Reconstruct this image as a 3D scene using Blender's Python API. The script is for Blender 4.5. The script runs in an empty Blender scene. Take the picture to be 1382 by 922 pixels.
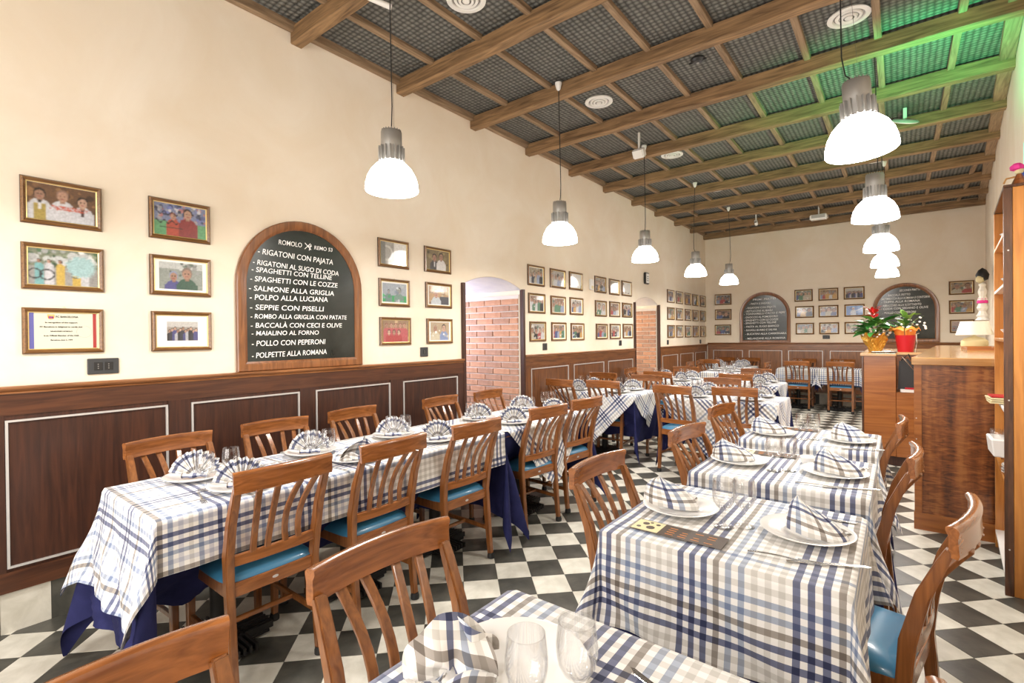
import bpy, bmesh, math, random
import numpy as np
from mathutils import Vector, Matrix
PI = math.pi
COL = bpy.context.scene.collection
SC = bpy.context.scene

# ------------------------------------------------------------------ camera, light, exposure
cam_d = bpy.data.cameras.new('camera')
cam_d.sensor_width = 36.0
cam_d.lens = 36.0 * 663.4 / 1382.0
cam_d.shift_x = -6.2 / 1382.0
cam_d.shift_y = -3.1 / 1382.0
cam_d.clip_start = 0.02
cam = bpy.data.objects.new('camera', cam_d)
COL.objects.link(cam)
_yaw, _pit, _rol = 0.6609, -0.0060, -0.0106
_fw = Vector((-math.sin(_yaw) * math.cos(_pit), math.cos(_yaw) * math.cos(_pit), math.sin(_pit)))
_r0 = Vector((math.cos(_yaw), math.sin(_yaw), 0)); _u0 = _r0.cross(_fw)
_rt = _r0 * math.cos(_rol) + _u0 * math.sin(_rol)
_up = -_r0 * math.sin(_rol) + _u0 * math.cos(_rol)
CAM = Vector((3.4405, 0, 1.42))
m = Matrix.Identity(4)
for i in range(3):
    m[i][0] = _rt[i]; m[i][1] = _up[i]; m[i][2] = -_fw[i]; m[i][3] = CAM[i]
cam.matrix_world = m
SC.camera = cam
def project(p):
    d = Vector(p) - CAM; z = d.dot(_fw)
    return (697.2 + 663.4 * d.dot(_rt) / z, 457.9 - 663.4 * d.dot(_up) / z, z) if z > .05 else (-9999, -9999, z)

SC.view_settings.view_transform = 'Standard'
SC.view_settings.look = 'None'
SC.view_settings.gamma = 1.0
SC.view_settings.use_curve_mapping = False
SC.view_settings.exposure = 0.0
LAMP_STRENGTH = 19.0        # sides of the opal bowls
LAMP_DOWN = 155.0          # the bulb disc that shines down out of each bowl
world = bpy.data.worlds.new('world'); SC.world = world; world.use_nodes = True
world.node_tree.nodes['Background'].inputs[0].default_value = (0.75, 0.82, 1.0, 1)
world.node_tree.nodes['Background'].inputs[1].default_value = 0.4
SC.cycles.max_bounces = 10
SC.cycles.diffuse_bounces = 5
SC.cycles.transparent_max_bounces = 16
SC.cycles.sample_clamp_indirect = 6.0
SC.cycles.use_denoising = True

def light(name, kind, loc, energy, color, size=.2, rot=(0, 0, 0), size_y=None, spot=None):
    d = bpy.data.lights.new(name, kind); d.energy = energy; d.color = color
    if kind == 'AREA':
        d.size = size
        if size_y: d.shape = 'RECTANGLE'; d.size_y = size_y
    else: d.shadow_soft_size = size
    if kind == 'SPOT': d.spot_size = spot or 1.2; d.spot_blend = .9
    o = bpy.data.objects.new(name, d); o.location = loc; o.rotation_euler = rot; COL.objects.link(o); return o
# unseen area light added behind the camera, standing in for street daylight
light('street_fill', 'AREA', (1.9, -1.93, 1.6), 110, (1.0, .97, .95), 3.0, (-PI / 2, 0, PI), 2.4)
# unseen lamps added beyond the passages to brighten their bricks and soffits
light('passage_fill', 'POINT', (-1.15, 3.75, 1.5), 45, (.72, .78, 1.0), .15)
light('passage_fill', 'POINT', (-1.15, 7.9, 1.5), 35, (1.0, .9, .75), .15)
# unseen green spot added by the exit sign to throw green light on the ceiling
light('green_spot', 'SPOT', (3.88, 4.50, 2.68), 180, (.03, 1.0, .33), .05, Vector((-.42, .80, 1)).to_track_quat('-Z', 'Y').to_euler(), spot=1.75)

# ------------------------------------------------------------------ material helpers
def _mat(name):
    mt = bpy.data.materials.new(name); mt.use_nodes = True
    nt = mt.node_tree; b = nt.nodes['Principled BSDF']; return mt, nt, b
def plain(name, col, rough=.5, metal=0, spec=.5, emit=0, coat=0):
    mt, nt, b = _mat(name)
    b.inputs['Base Color'].default_value = (*col, 1); b.inputs['Roughness'].default_value = rough
    b.inputs['Metallic'].default_value = metal; b.inputs['Specular IOR Level'].default_value = spec
    b.inputs['Coat Weight'].default_value = coat; b.inputs['Coat Roughness'].default_value = .08
    if emit: b.inputs['Emission Color'].default_value = (*col, 1); b.inputs['Emission Strength'].default_value = emit
    return mt
def N(nt, t, **kw):
    n = nt.nodes.new(t)
    for k, v in kw.items(): setattr(n, k, v)
    return n
def ramp(nt, stops, interp='LINEAR'):
    r = N(nt, 'ShaderNodeValToRGB'); cr = r.color_ramp; cr.interpolation = interp
    while len(cr.elements) > 1: cr.elements.remove(cr.elements[-1])
    cr.elements[0].position = stops[0][0]; cr.elements[0].color = (*stops[0][1], 1)
    for p, c in stops[1:]:
        e = cr.elements.new(p); e.color = (*c, 1)
    return r
def cloudy(name, c1, c2, scale=3, rough=.6, bump=0, detail=5, spec=.4, bscale=None, c3=None):
    mt, nt, b = _mat(name); L = nt.links.new
    tc = N(nt, 'ShaderNodeTexCoord'); no = N(nt, 'ShaderNodeTexNoise')
    no.inputs['Scale'].default_value = scale; no.inputs['Detail'].default_value = detail; no.inputs['Roughness'].default_value = .6
    no.inputs['Distortion'].default_value = .6
    L(tc.outputs['Object'], no.inputs['Vector'])
    st = [(.34, c1), (.66, c2)] if c3 is None else [(.3, c1), (.5, c3), (.7, c2)]
    r = ramp(nt, st); L(no.outputs['Fac'], r.inputs['Fac']); L(r.outputs['Color'], b.inputs['Base Color'])
    b.inputs['Roughness'].default_value = rough; b.inputs['Specular IOR Level'].default_value = spec
    if bump:
        n2 = N(nt, 'ShaderNodeTexNoise'); n2.inputs['Scale'].default_value = bscale or scale * 6; n2.inputs['Detail'].default_value = 4
        L(tc.outputs['Object'], n2.inputs['Vector'])
        bp = N(nt, 'ShaderNodeBump'); bp.inputs['Strength'].default_value = bump; bp.inputs['Distance'].default_value = .01
        L(n2.outputs['Fac'], bp.inputs['Height']); L(bp.outputs['Normal'], b.inputs['Normal'])
    return mt
def wood(name, dark, light_, axis='X', rough=.35, scale=1.0, coat=.3, contrast=(.3, .7), wave=False):
    mt, nt, b = _mat(name); L = nt.links.new
    tc = N(nt, 'ShaderNodeTexCoord'); mp = N(nt, 'ShaderNodeMapping')
    s = {'X': (1.2, 16, 16), 'Y': (16, 1.2, 16), 'Z': (16, 16, 1.2)}[axis]
    mp.inputs['Scale'].default_value = tuple(v * scale for v in s)
    no = N(nt, 'ShaderNodeTexNoise'); no.inputs['Scale'].default_value = 2.2; no.inputs['Detail'].default_value = 8
    no.inputs['Distortion'].default_value = 1.2 if not wave else 3.0
    L(tc.outputs['Object'], mp.inputs['Vector']); L(mp.outputs['Vector'], no.inputs['Vector'])
    n3 = N(nt, 'ShaderNodeTexNoise'); n3.inputs['Scale'].default_value = 90 * scale; n3.inputs['Detail'].default_value = 2
    mp2 = N(nt, 'ShaderNodeMapping'); s2 = {'X': (.06, 1, 1), 'Y': (1, .06, 1), 'Z': (1, 1, .06)}[axis]; mp2.inputs['Scale'].default_value = s2
    L(tc.outputs['Object'], mp2.inputs['Vector']); L(mp2.outputs['Vector'], n3.inputs['Vector'])
    ad = N(nt, 'ShaderNodeMath', operation='MULTIPLY_ADD'); ad.inputs[1].default_value = .25
    L(n3.outputs['Fac'], ad.inputs[0]); L(no.outputs['Fac'], ad.inputs[2])
    r = ramp(nt, [(contrast[0] + .12, dark), (contrast[1] + .12, light_)]); L(ad.outputs[0], r.inputs['Fac'])
    L(r.outputs['Color'], b.inputs['Base Color'])
    b.inputs['Roughness'].default_value = rough; b.inputs['Coat Weight'].default_value = coat; b.inputs['Coat Roughness'].default_value = .12
    bp = N(nt, 'ShaderNodeBump'); bp.inputs['Strength'].default_value = .05; bp.inputs['Distance'].default_value = .002
    L(n3.outputs['Fac'], bp.inputs['Height']); L(bp.outputs['Normal'], b.inputs['Normal'])
    return mt
def figured(name, dark, mid, light_, rough=.3):      # veneer with cross figure
    mt, nt, b = _mat(name); L = nt.links.new
    tc = N(nt, 'ShaderNodeTexCoord'); mp = N(nt, 'ShaderNodeMapping'); mp.inputs['Scale'].default_value = (7, 7, 30)
    no = N(nt, 'ShaderNodeTexNoise'); no.inputs['Scale'].default_value = 1.3; no.inputs['Detail'].default_value = 6; no.inputs['Distortion'].default_value = 1.6
    L(tc.outputs['Object'], mp.inputs['Vector']); L(mp.outputs['Vector'], no.inputs['Vector'])
    mp2 = N(nt, 'ShaderNodeMapping'); mp2.inputs['Scale'].default_value = (9, 9, .8)
    n2 = N(nt, 'ShaderNodeTexNoise'); n2.inputs['Scale'].default_value = 1.5; n2.inputs['Detail'].default_value = 5
    L(tc.outputs['Object'], mp2.inputs['Vector']); L(mp2.outputs['Vector'], n2.inputs['Vector'])
    ad = N(nt, 'ShaderNodeMath', operation='MULTIPLY_ADD'); ad.inputs[1].default_value = .45
    sc = N(nt, 'ShaderNodeMath', operation='MULTIPLY'); sc.inputs[1].default_value = .6
    L(n2.outputs['Fac'], sc.inputs[0]); L(no.outputs['Fac'], ad.inputs[0]); L(sc.outputs[0], ad.inputs[2])
    r = ramp(nt, [(.42, dark), (.53, mid), (.66, light_)]); L(ad.outputs[0], r.inputs['Fac']); L(r.outputs['Color'], b.inputs['Base Color'])
    b.inputs['Roughness'].default_value = rough; b.inputs['Coat Weight'].default_value = .4; b.inputs['Coat Roughness'].default_value = .1
    return mt
def sq(c): return tuple(math.sqrt(v) for v in c)
def plaid(name, period=.30, seq='NNNTBBGGG', white=(.80, .79, .77), weft=None, wp=.6, offu=.03):
    cols = {'N': (.026, .032, .080), 'T': (.125, .105, .09), 'B': (.16, .205, .32), 'G': (.50, .485, .455), 'L': (.42, .44, .53), 'K': (.03, .03, .04)}
    def stops(sq_):
        st = []
        for i, ch in enumerate(sq_): st += [(i / len(sq_), sq(cols[ch])), ((i + .5) / len(sq_), sq(white))]
        return st
    mt, nt, b = _mat(name); L = nt.links.new
    uv = N(nt, 'ShaderNodeUVMap'); uv.uv_map = 'UVMap'
    sp = N(nt, 'ShaderNodeSeparateXYZ'); L(uv.outputs['UV'], sp.inputs['Vector'])
    outs = []
    for k, off in ((0, offu), (1, .41)):
        mu = N(nt, 'ShaderNodeMath', operation='MULTIPLY_ADD'); mu.inputs[1].default_value = 1 / period; mu.inputs[2].default_value = off
        if k == 1 and weft:      # the weft pattern mirrors about the middle of the cloth
            sb = N(nt, 'ShaderNodeMath', operation='SUBTRACT'); sb.inputs[1].default_value = 5.0; L(sp.outputs[1], sb.inputs[0])
            ab = N(nt, 'ShaderNodeMath', operation='ABSOLUTE'); L(sb.outputs[0], ab.inputs[0]); L(ab.outputs[0], mu.inputs[0])
            mu.inputs[1].default_value = 1 / wp; mu.inputs[2].default_value = 0
        else: L(sp.outputs[k], mu.inputs[0])
        fr = N(nt, 'ShaderNodeMath', operation='FRACT'); L(mu.outputs[0], fr.inputs[0])
        r = ramp(nt, stops(weft if (k == 1 and weft) else seq), 'CONSTANT'); L(fr.outputs[0], r.inputs['Fac']); outs.append(r.outputs['Color'])
    mx = N(nt, 'ShaderNodeMix', data_type='RGBA', blend_type='MULTIPLY'); mx.inputs['Factor'].default_value = 1
    L(outs[0], mx.inputs['A']); L(outs[1], mx.inputs['B']); L(mx.outputs['Result'], b.inputs['Base Color'])
    b.inputs['Roughness'].default_value = .85; b.inputs['Specular IOR Level'].default_value = .2
    b.inputs['Sheen Weight'].default_value = .2
    # woven thread relief and soft creases
    tc = N(nt, 'ShaderNodeTexCoord'); no = N(nt, 'ShaderNodeTexNoise'); no.inputs['Scale'].default_value = 9; no.inputs['Detail'].default_value = 3
    L(tc.outputs['Object'], no.inputs['Vector'])
    bp = N(nt, 'ShaderNodeBump'); bp.inputs['Strength'].default_value = .25; bp.inputs['Distance'].default_value = .012
    L(no.outputs['Fac'], bp.inputs['Height']); L(bp.outputs['Normal'], b.inputs['Normal'])
    return mt
def thin_glass(name, tint=(1, 1, 1), refl=1.0):
    mt, nt, b = _mat(name); L = nt.links.new
    out = nt.nodes['Material Output']; nt.nodes.remove(b)
    tr = N(nt, 'ShaderNodeBsdfTransparent'); tr.inputs[0].default_value = (*tint, 1)
    gl = N(nt, 'ShaderNodeBsdfGlossy'); gl.inputs['Roughness'].default_value = .03
    lw = N(nt, 'ShaderNodeLayerWeight'); lw.inputs['Blend'].default_value = .35
    pw = N(nt, 'ShaderNodeMath', operation='MULTIPLY_ADD'); pw.inputs[1].default_value = .60 * refl; pw.inputs[2].default_value = .03
    L(lw.outputs['Facing'], pw.inputs[0])
    mx = N(nt, 'ShaderNodeMixShader'); L(pw.outputs[0], mx.inputs[0]); L(tr.outputs[0], mx.inputs[1]); L(gl.outputs[0], mx.inputs[2])
    L(mx.outputs[0], out.inputs['Surface']); return mt
def photo_mat():
    mt, nt, b = _mat('photo_print'); L = nt.links.new
    a = N(nt, 'ShaderNodeVertexColor'); a.layer_name = 'Col'
    L(a.outputs['Color'], b.inputs['Base Color'])
    b.inputs['Roughness'].default_value = .5; b.inputs['Coat Weight'].default_value = .8; b.inputs['Coat Roughness'].default_value = .05
    return mt
def foam_mat():
    mt, nt, b = _mat('acoustic_foam'); L = nt.links.new
    tc = N(nt, 'ShaderNodeTexCoord'); mp = N(nt, 'ShaderNodeMapping'); mp.inputs['Scale'].default_value = (24, 24, 24)
    L(tc.outputs['Object'], mp.inputs['Vector'])
    vo = N(nt, 'ShaderNodeTexVoronoi'); vo.inputs['Scale'].default_value = 1; vo.inputs['Randomness'].default_value = .12
    L(mp.outputs['Vector'], vo.inputs['Vector'])
    r = ramp(nt, [(.12, (.26, .26, .235)), (.60, (.055, .055, .050))]); L(vo.outputs['Distance'], r.inputs['Fac'])
    L(r.outputs['Color'], b.inputs['Base Color']); b.inputs['Roughness'].default_value = .8
    bp = N(nt, 'ShaderNodeBump'); bp.invert = True; bp.inputs['Strength'].default_value = 1; bp.inputs['Distance'].default_value = .02
    L(vo.outputs['Distance'], bp.inputs['Height']); L(bp.outputs['Normal'], b.inputs['Normal'])
    return mt

M = {}
M['plaster'] = cloudy('plaster_wall', (.77, .66, .51), (.84, .76, .64), 1.6, .75, .25, 6, .2, 5, (.80, .705, .57))
M['soffit'] = cloudy('plaster_soffit', (.66, .64, .66), (.78, .75, .72), 3, .8, .2)
M['tile_white'] = cloudy('cream_tile', (.50, .475, .40), (.68, .655, .575), 7, .32, .06, 6, .45)
M['tile_dark'] = cloudy('charcoal_tile', (.040, .040, .034), (.088, .084, .070), 7, .32, .06, 6, .45)
M['grout'] = plain('grout', (.16, .14, .11), .9)
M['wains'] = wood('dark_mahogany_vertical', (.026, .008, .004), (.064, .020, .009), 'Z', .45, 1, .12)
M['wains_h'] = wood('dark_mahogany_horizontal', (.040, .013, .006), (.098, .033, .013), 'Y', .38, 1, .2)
M['wains_hx'] = wood('dark_mahogany_horizontal_x', (.070, .020, .008), (.15, .048, .018), 'X', .34, 1, .3)
M['cap'] = wood('walnut_cap', (.16, .060, .020), (.33, .14, .052), 'Y', .28, 1, .4)
M['capx'] = wood('walnut_cap_x', (.16, .060, .020), (.33, .14, .052), 'X', .28, 1, .4)
for _n, _d, _l in (('mid', (.075, .026, .009), (.19, .072, .024)), ('far', (.115, .042, .013), (.27, .105, .034))):  # brighter wainscot copies: stronger light down the room painted into the wood colour
    M['wains_' + _n] = wood('mahogany_lit_%s_vertical' % _n, _d, _l, 'Z', .36, 1, .3); M['wainsh_lit_' + _n] = wood('mahogany_lit_%s_horizontal' % _n, _d, _l, 'Y', .34, 1, .3)
M['bead'] = plain('silver_beading', (.62, .60, .58), .35, .4)
M['beam'] = wood('rough_beam', (.085, .046, .019), (.36, .215, .10), 'X', .7, .9, 0, (.25, .75))
M['batten'] = wood('rough_batten', (.14, .085, .045), (.38, .26, .155), 'Y', .7, .9, 0, (.25, .75))
M['foam'] = foam_mat()
M['chair'] = wood('cherry_chair_wood', (.14, .046, .012), (.29, .108, .029), 'Z', .28, 1.2, .5)
M['chair_x'] = wood('cherry_chair_rail', (.17, .054, .013), (.34, .122, .032), 'X', .25, 1.2, .5)
M['seat'] = plain('blue_vinyl', (.045, .20, .36), .33, 0, .5, coat=.25)
M['rubber'] = plain('black_rubber', (.012, .012, .012), .55)
M['navy'] = cloudy('navy_cloth', (.012, .014, .062), (.020, .022, .088), 6, .85, .2, 4, .2)
M['plaid1'] = plaid('plaid_cotton', .31, 'NNNTBBGGG', weft='GGGGGGGBGGGBBTNN', wp=.58, offu=.15)
M['plaid2'] = plaid('plaid_cotton_lilac', .34, 'NNBLTBLGBL')
M['plaid3'] = plaid('plaid_cotton_dark', .26, 'NNNGGGGBG', weft='GGGGBGGGGTGGGNNB', wp=.6)
M['plaidn'] = plaid('plaid_napkin', .15, 'NBGTG')
M['cast'] = plain('black_cast_iron', (.015, .014, .013), .5, .3)
M['china'] = plain('white_china', (.82, .81, .79), .15, 0, .5, coat=.6)
M['glass'] = thin_glass('clear_glass')
M['steel'] = plain('steel', (.62, .61, .59), .2, 1)
M['alu'] = plain('grey_aluminium', (.34, .33, .31), .45, .55)
M['white_plastic'] = plain('white_plastic', (.78, .77, .74), .4)
M['black_plastic'] = plain('black_plastic', (.02, .02, .02), .4)
M['grey_plastic'] = plain('charcoal_socket', (.045, .047, .05), .4)
M['frame'] = wood('walnut_frame', (.11, .045, .012), (.24, .115, .035), 'X', .32, 3, .4)
M['frame_dark'] = plain('dark_frame_edge', (.03, .014, .008), .4)
M['gold'] = plain('gold_fillet', (.78, .60, .25), .3, .6)
M['mat'] = plain('white_mount', (.80, .79, .76), .7)
M['photo'] = photo_mat()
M['slate'] = cloudy('chalkboard', (.012, .016, .014), (.035, .042, .038), 2.5, .22, .02, 5, .5)
M['chalk'] = plain('white_chalk', (.86, .86, .84), .9)
M['chalk_dim'] = plain('faded_chalk', (.42, .43, .42), .9)
M['board'] = wood('chalkboard_frame_wood', (.13, .045, .014), (.27, .105, .034), 'Z', .28, 1, .5)
M['brick_a'] = cloudy('brick_red', (.44, .22, .13), (.62, .36, .24), 9, .85, .5, 5, .2, 40)
M['brick_b'] = cloudy('brick_brown', (.34, .19, .13), (.52, .31, .22), 9, .85, .5, 5, .2, 40)
M['mortar'] = plain('mortar', (.68, .63, .58), .9)
M['counter'] = figured('figured_mahogany', (.07, .019, .006), (.20, .060, .015), (.36, .135, .036))
M['counter_o'] = wood('orange_mahogany', (.25, .075, .014), (.42, .15, .033), 'X', .3, .7, .4)
M['counter_top'] = wood('honey_counter_top', (.40, .20, .065), (.58, .33, .13), 'X', .22, .7, .6)
M['stile'] = wood('dark_stile', (.035, .012, .006), (.12, .045, .018), 'Z', .3, .6, .4, wave=True)
M['leaf'] = plain('green_leaf', (.045, .20, .035), .4)
M['leaf_light'] = plain('light_leaf', (.22, .42, .08), .4)
M['red'] = plain('red_bract', (.50, .012, .012), .5)
M['redpot'] = plain('red_paper', (.42, .004, .012), .4)
M['gold_foil'] = plain('gold_foil', (.56, .31, .045), .3, .35)
M['orange'] = plain('orange_paper', (.80, .27, .04), .6)
M['flower'] = plain('white_flower', (.85, .84, .80), .6)
M['menu'] = plain('menu_card', (.075, .052, .038), .5)
M['cream'] = plain('cream_print', (.70, .62, .36), .6)
M['orange_ink'] = plain('orange_ink', (.62, .24, .06), .6)
M['shade'] = plain('lamp_shade_linen', (.85, .82, .74), .8)
M['pink'] = plain('pink_feather', (.75, .04, .30), .7)
M['blue'] = plain('blue_cloth', (.05, .10, .38), .7)
M['shelf_wood'] = wood('orange_shelf_wood', (.38, .14, .026), (.58, .25, .055), 'Z', .35, .7, .3)
def glow(name, col, s):
    mt, nt, b = _mat(name); out = nt.nodes['Material Output']; nt.nodes.remove(b)
    e = N(nt, 'ShaderNodeEmission'); e.inputs[0].default_value = (*col, 1); e.inputs[1].default_value = s
    nt.links.new(e.outputs[0], out.inputs['Surface']); return mt
M['lampglow'] = glow('glowing_opal_glass', (1.0, .955, .90), LAMP_STRENGTH)
M['bulb'] = glow('bulb_disc', (1.0, .955, .90), LAMP_DOWN)
M['exit'] = glow('pale_green_panel', (.55, 1.0, .80), 1.2)

# ------------------------------------------------------------------ mesh builder
class MB:
    def __init__(s): s.v = []; s.f = []; s.uv = None
    def add(s, vs, fs):
        o = len(s.v); s.v += [tuple(p) for p in vs]; s.f += [tuple(i + o for i in f) for f in fs]; return s
    def box(s, c, d, rot=None, taper=None):
        hx, hy, hz = d[0] / 2, d[1] / 2, d[2] / 2
        P = [Vector((x * hx * (taper if (taper and z > 0) else 1), y * hy * (taper if (taper and z > 0) else 1), z * hz)) for z in (-1, 1) for y in (-1, 1) for x in (-1, 1)]
        if rot is not None: P = [rot @ p for p in P]
        c = Vector(c)
        return s.add([p + c for p in P], [(0, 2, 3, 1), (4, 5, 7, 6), (0, 1, 5, 4), (2, 6, 7, 3), (0, 4, 6, 2), (1, 3, 7, 5)])
    def b2(s, x0, x1, y0, y1, z0, z1): return s.box(((x0 + x1) / 2, (y0 + y1) / 2, (z0 + z1) / 2), (x1 - x0, y1 - y0, z1 - z0))
    def lathe(s, prof, c=(0, 0, 0), n=24, rot=None, cap=True):
        vs = []; fs = []; c = Vector(c)
        for r, z in prof:
            for k in range(n):
                p = Vector((r * math.cos(2 * PI * k / n), r * math.sin(2 * PI * k / n), z))
                if rot is not None: p = rot @ p
                vs.append(p + c)
        for i in range(len(prof) - 1):
            for k in range(n):
                a, b = i * n + k, i * n + (k + 1) % n
                fs.append((a, b, b + n, a + n))
        if cap:
            if prof[0][0] > 1e-5: fs.append(tuple(range(n - 1, -1, -1)))
            if prof[-1][0] > 1e-5: fs.append(tuple(range((len(prof) - 1) * n, len(prof) * n)))
        return s.add(vs, fs)
    def sweep(s, path, sec, closed=False, ups=None):      # sec: list of (a,b) in the frame (side, up)
        n = len(path); ns = 0; vs = []; fs = []
        for i, p in enumerate(path):
            p = Vector(p); a = Vector(path[max(i - 1, 0)]) if not closed else Vector(path[i - 1]); b = Vector(path[min(i + 1, n - 1)]) if not closed else Vector(path[(i + 1) % n])
            t = (b - a).normalized(); up = Vector(ups) if ups else Vector((0, 0, 1))
            if abs(t.dot(up)) > .98: up = Vector((1, 0, 0))
            sd = t.cross(up).normalized(); u2 = sd.cross(t).normalized()
            sc = sec(i / (n - 1)) if callable(sec) else sec
            for (x, y) in sc: vs.append(p + sd * x + u2 * y)
            ns = len(sc)
        for i in range(n if closed else n - 1):
            for k in range(ns):
                a0 = i * ns + k; a1 = i * ns + (k + 1) % ns; j = ((i + 1) % n) * ns
                fs.append((a0, a1, j + (k + 1) % ns, j + k))
        if not closed: fs.append(tuple(range(ns - 1, -1, -1))); fs.append(tuple(range((n - 1) * ns, n * ns)))
        return s.add(vs, fs)
    def tube(s, path, r, n=8, closed=False):
        return s.sweep(path, [(r * math.cos(2 * PI * k / n), r * math.sin(2 * PI * k / n)) for k in range(n)], closed)
    def prism(s, poly, y0, y1, axis='Y'):      # polygon in two coordinates extruded along an axis
        n = len(poly)
        def P(a, b, t): return {'Y': (a, t, b), 'X': (t, a, b), 'Z': (a, b, t)}[axis]
        vs = [P(a, b, y0) for a, b in poly] + [P(a, b, y1) for a, b in poly]
        fs = [tuple(range(n)), tuple(range(2 * n - 1, n - 1, -1))] + [(i, (i + 1) % n, n + (i + 1) % n, n + i) for i in range(n)]
        return s.add(vs, fs)
    def mesh(s, name, mat, bevel=0, seg=1, smooth=False, angle=.6):
        me = bpy.data.meshes.new(name); me.from_pydata([tuple(p) for p in s.v], [], s.f)
        bm = bmesh.new(); bm.from_mesh(me)
        bmesh.ops.recalc_face_normals(bm, faces=bm.faces)
        if bevel:
            es = [e for e in bm.edges if len(e.link_faces) == 2 and e.calc_face_angle(0) > .5]
            bmesh.ops.bevel(bm, geom=es, offset=bevel, segments=seg, affect='EDGES', clamp_overlap=True)
        if smooth:
            for f in bm.faces: f.smooth = True
            for e in bm.edges:
                if len(e.link_faces) == 2 and e.calc_face_angle(0) > angle: e.smooth = False
        bm.to_mesh(me); bm.free(); me.materials.append(mat); return me
    def build(s, name, mat, parent=None, loc=None, rotz=None, **kw):
        return link(name, s.mesh(name, mat, **kw), parent, loc, rotz)
def link(name, me, parent=None, loc=None, rotz=None):
    o = bpy.data.objects.new(name, me); COL.objects.link(o)
    if parent: o.parent = parent
    if loc is not None: o.location = loc
    if rotz is not None: o.rotation_euler = (0, 0, rotz)
    return o
def tag(o, label=None, cat=None, group=None, kind=None):
    if label: o['label'] = label
    if cat: o['category'] = cat
    if group: o['group'] = group
    if kind: o['kind'] = kind
    return o
def thing(name, label, cat, loc=(0, 0, 0), rz=0, group=None):
    o = bpy.data.objects.new(name, None); o.empty_display_size = .05; COL.objects.link(o)
    o.location = loc; o.rotation_euler = (0, 0, rz); return tag(o, label, cat, group)
def kids(o): return [c for c in KID.get(o.name, [])]
KID = {}
def reg(root):
    """index the children of a finished prototype once"""
    for o in bpy.data.objects:
        if o.parent is not None:
            l = KID.setdefault(o.parent.name, [])
            if o not in l: l.append(o)
def dup(root, loc, rz, label, group=None):
    r = root.copy(); COL.objects.link(r); r.location = loc; r.rotation_euler = (root.rotation_euler[0], root.rotation_euler[1], rz)
    r['label'] = label
    if group: r['group'] = group
    for ch in kids(root):
        c = ch.copy(); COL.objects.link(c); c.parent = r
        for g in kids(ch):
            d = g.copy(); COL.objects.link(d); d.parent = c
    return r
def structure(o): o['kind'] = 'structure'; return o
def root_struct(name):
    o = bpy.data.objects.new(name, None); o.empty_display_size = .1; COL.objects.link(o); return structure(o)

ORD = ['first', 'second', 'third', 'fourth', 'fifth', 'sixth', 'seventh', 'eighth', 'ninth']
rnd = random.Random(7)

# ------------------------------------------------------------------ room shell
ZC = 3.70                       # ceiling panels
YB = 11.386                     # back wall at x = 0
BR = .0323                      # back wall swings away a little to the right
def yb(x): return YB + x * math.tan(BR)
def xr(y): return 3.793 + .0711 * y
Y0 = -2.0
ARCH = [(3.56, 4.52, 1.955, .105), (7.59, 8.60, 1.955, .115)]
def arch_pts(a, b, zs, rise, n=14):
    w = (b - a) / 2; R = (w * w + rise * rise) / (2 * rise); zc = zs + rise - R; t0 = math.asin(w / R)
    return [((a + b) / 2 + R * math.sin(-t0 + 2 * t0 * k / n), zc + R * math.cos(-t0 + 2 * t0 * k / n)) for k in range(n + 1)]
wl = MB()
edges = [Y0, ARCH[0][0], ARCH[0][1], ARCH[1][0], ARCH[1][1], YB]
TH = 1.3
for i in (0, 2, 4): wl.b2(-TH if i else -.3, 0, edges[i], edges[i + 1], 0, ZC + .1)
for a in ARCH:
    ap = arch_pts(*a)
    wl.prism([(y, z) for y, z in ap] + [(a[1], ZC + .1), (a[0], ZC + .1)], -TH, 0, 'X')
structure(wl.build('wall_left', M['plaster']))
b = MB(); b.b2(-1.9, -1.8, 2.0, 10, 0, 3); b.b2(-1.8, -1.3, 2.0, 2.1, 0, 3); b.b2(-1.8, -1.3, 9.9, 10, 0, 3); b.b2(-1.9, -1.3, 2.0, 10, 2.9, 3.0)
structure(b.build('wall_passage', M['plaster']))
b = MB(); b.add([(-.05, YB, 0), (5.2, yb(5.2), 0), (5.2, yb(5.2), ZC + .1), (-.05, YB, ZC + .1), (-.05, YB + .2, 0), (5.2, yb(5.2) + .2, 0), (5.2, yb(5.2) + .2, ZC + .1), (-.05, YB + .2, ZC + .1)],
      [(0, 1, 2, 3), (7, 6, 5, 4), (0, 4, 5, 1), (1, 5, 6, 2), (2, 6, 7, 3), (3, 7, 4, 0)])
structure(b.build('wall_back', M['plaster']))
b = MB(); b.add([(xr(Y0), Y0, 0), (xr(11.6), 11.6, 0), (xr(11.6), 11.6, ZC + .1), (xr(Y0), Y0, ZC + .1), (xr(Y0) + .2, Y0, 0), (xr(11.6) + .2, 11.6, 0), (xr(11.6) + .2, 11.6, ZC + .1), (xr(Y0) + .2, Y0, ZC + .1)],
      [(3, 2, 1, 0), (4, 5, 6, 7), (0, 1, 5, 4), (1, 2, 6, 5), (2, 3, 7, 6), (3, 0, 4, 7)])
structure(b.build('wall_right', M['plaster']))
b = MB(); b.b2(-.3, 4.2, Y0 - .2, Y0, 0, ZC + .1); structure(b.build('wall_front', M['plaster']))

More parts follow.
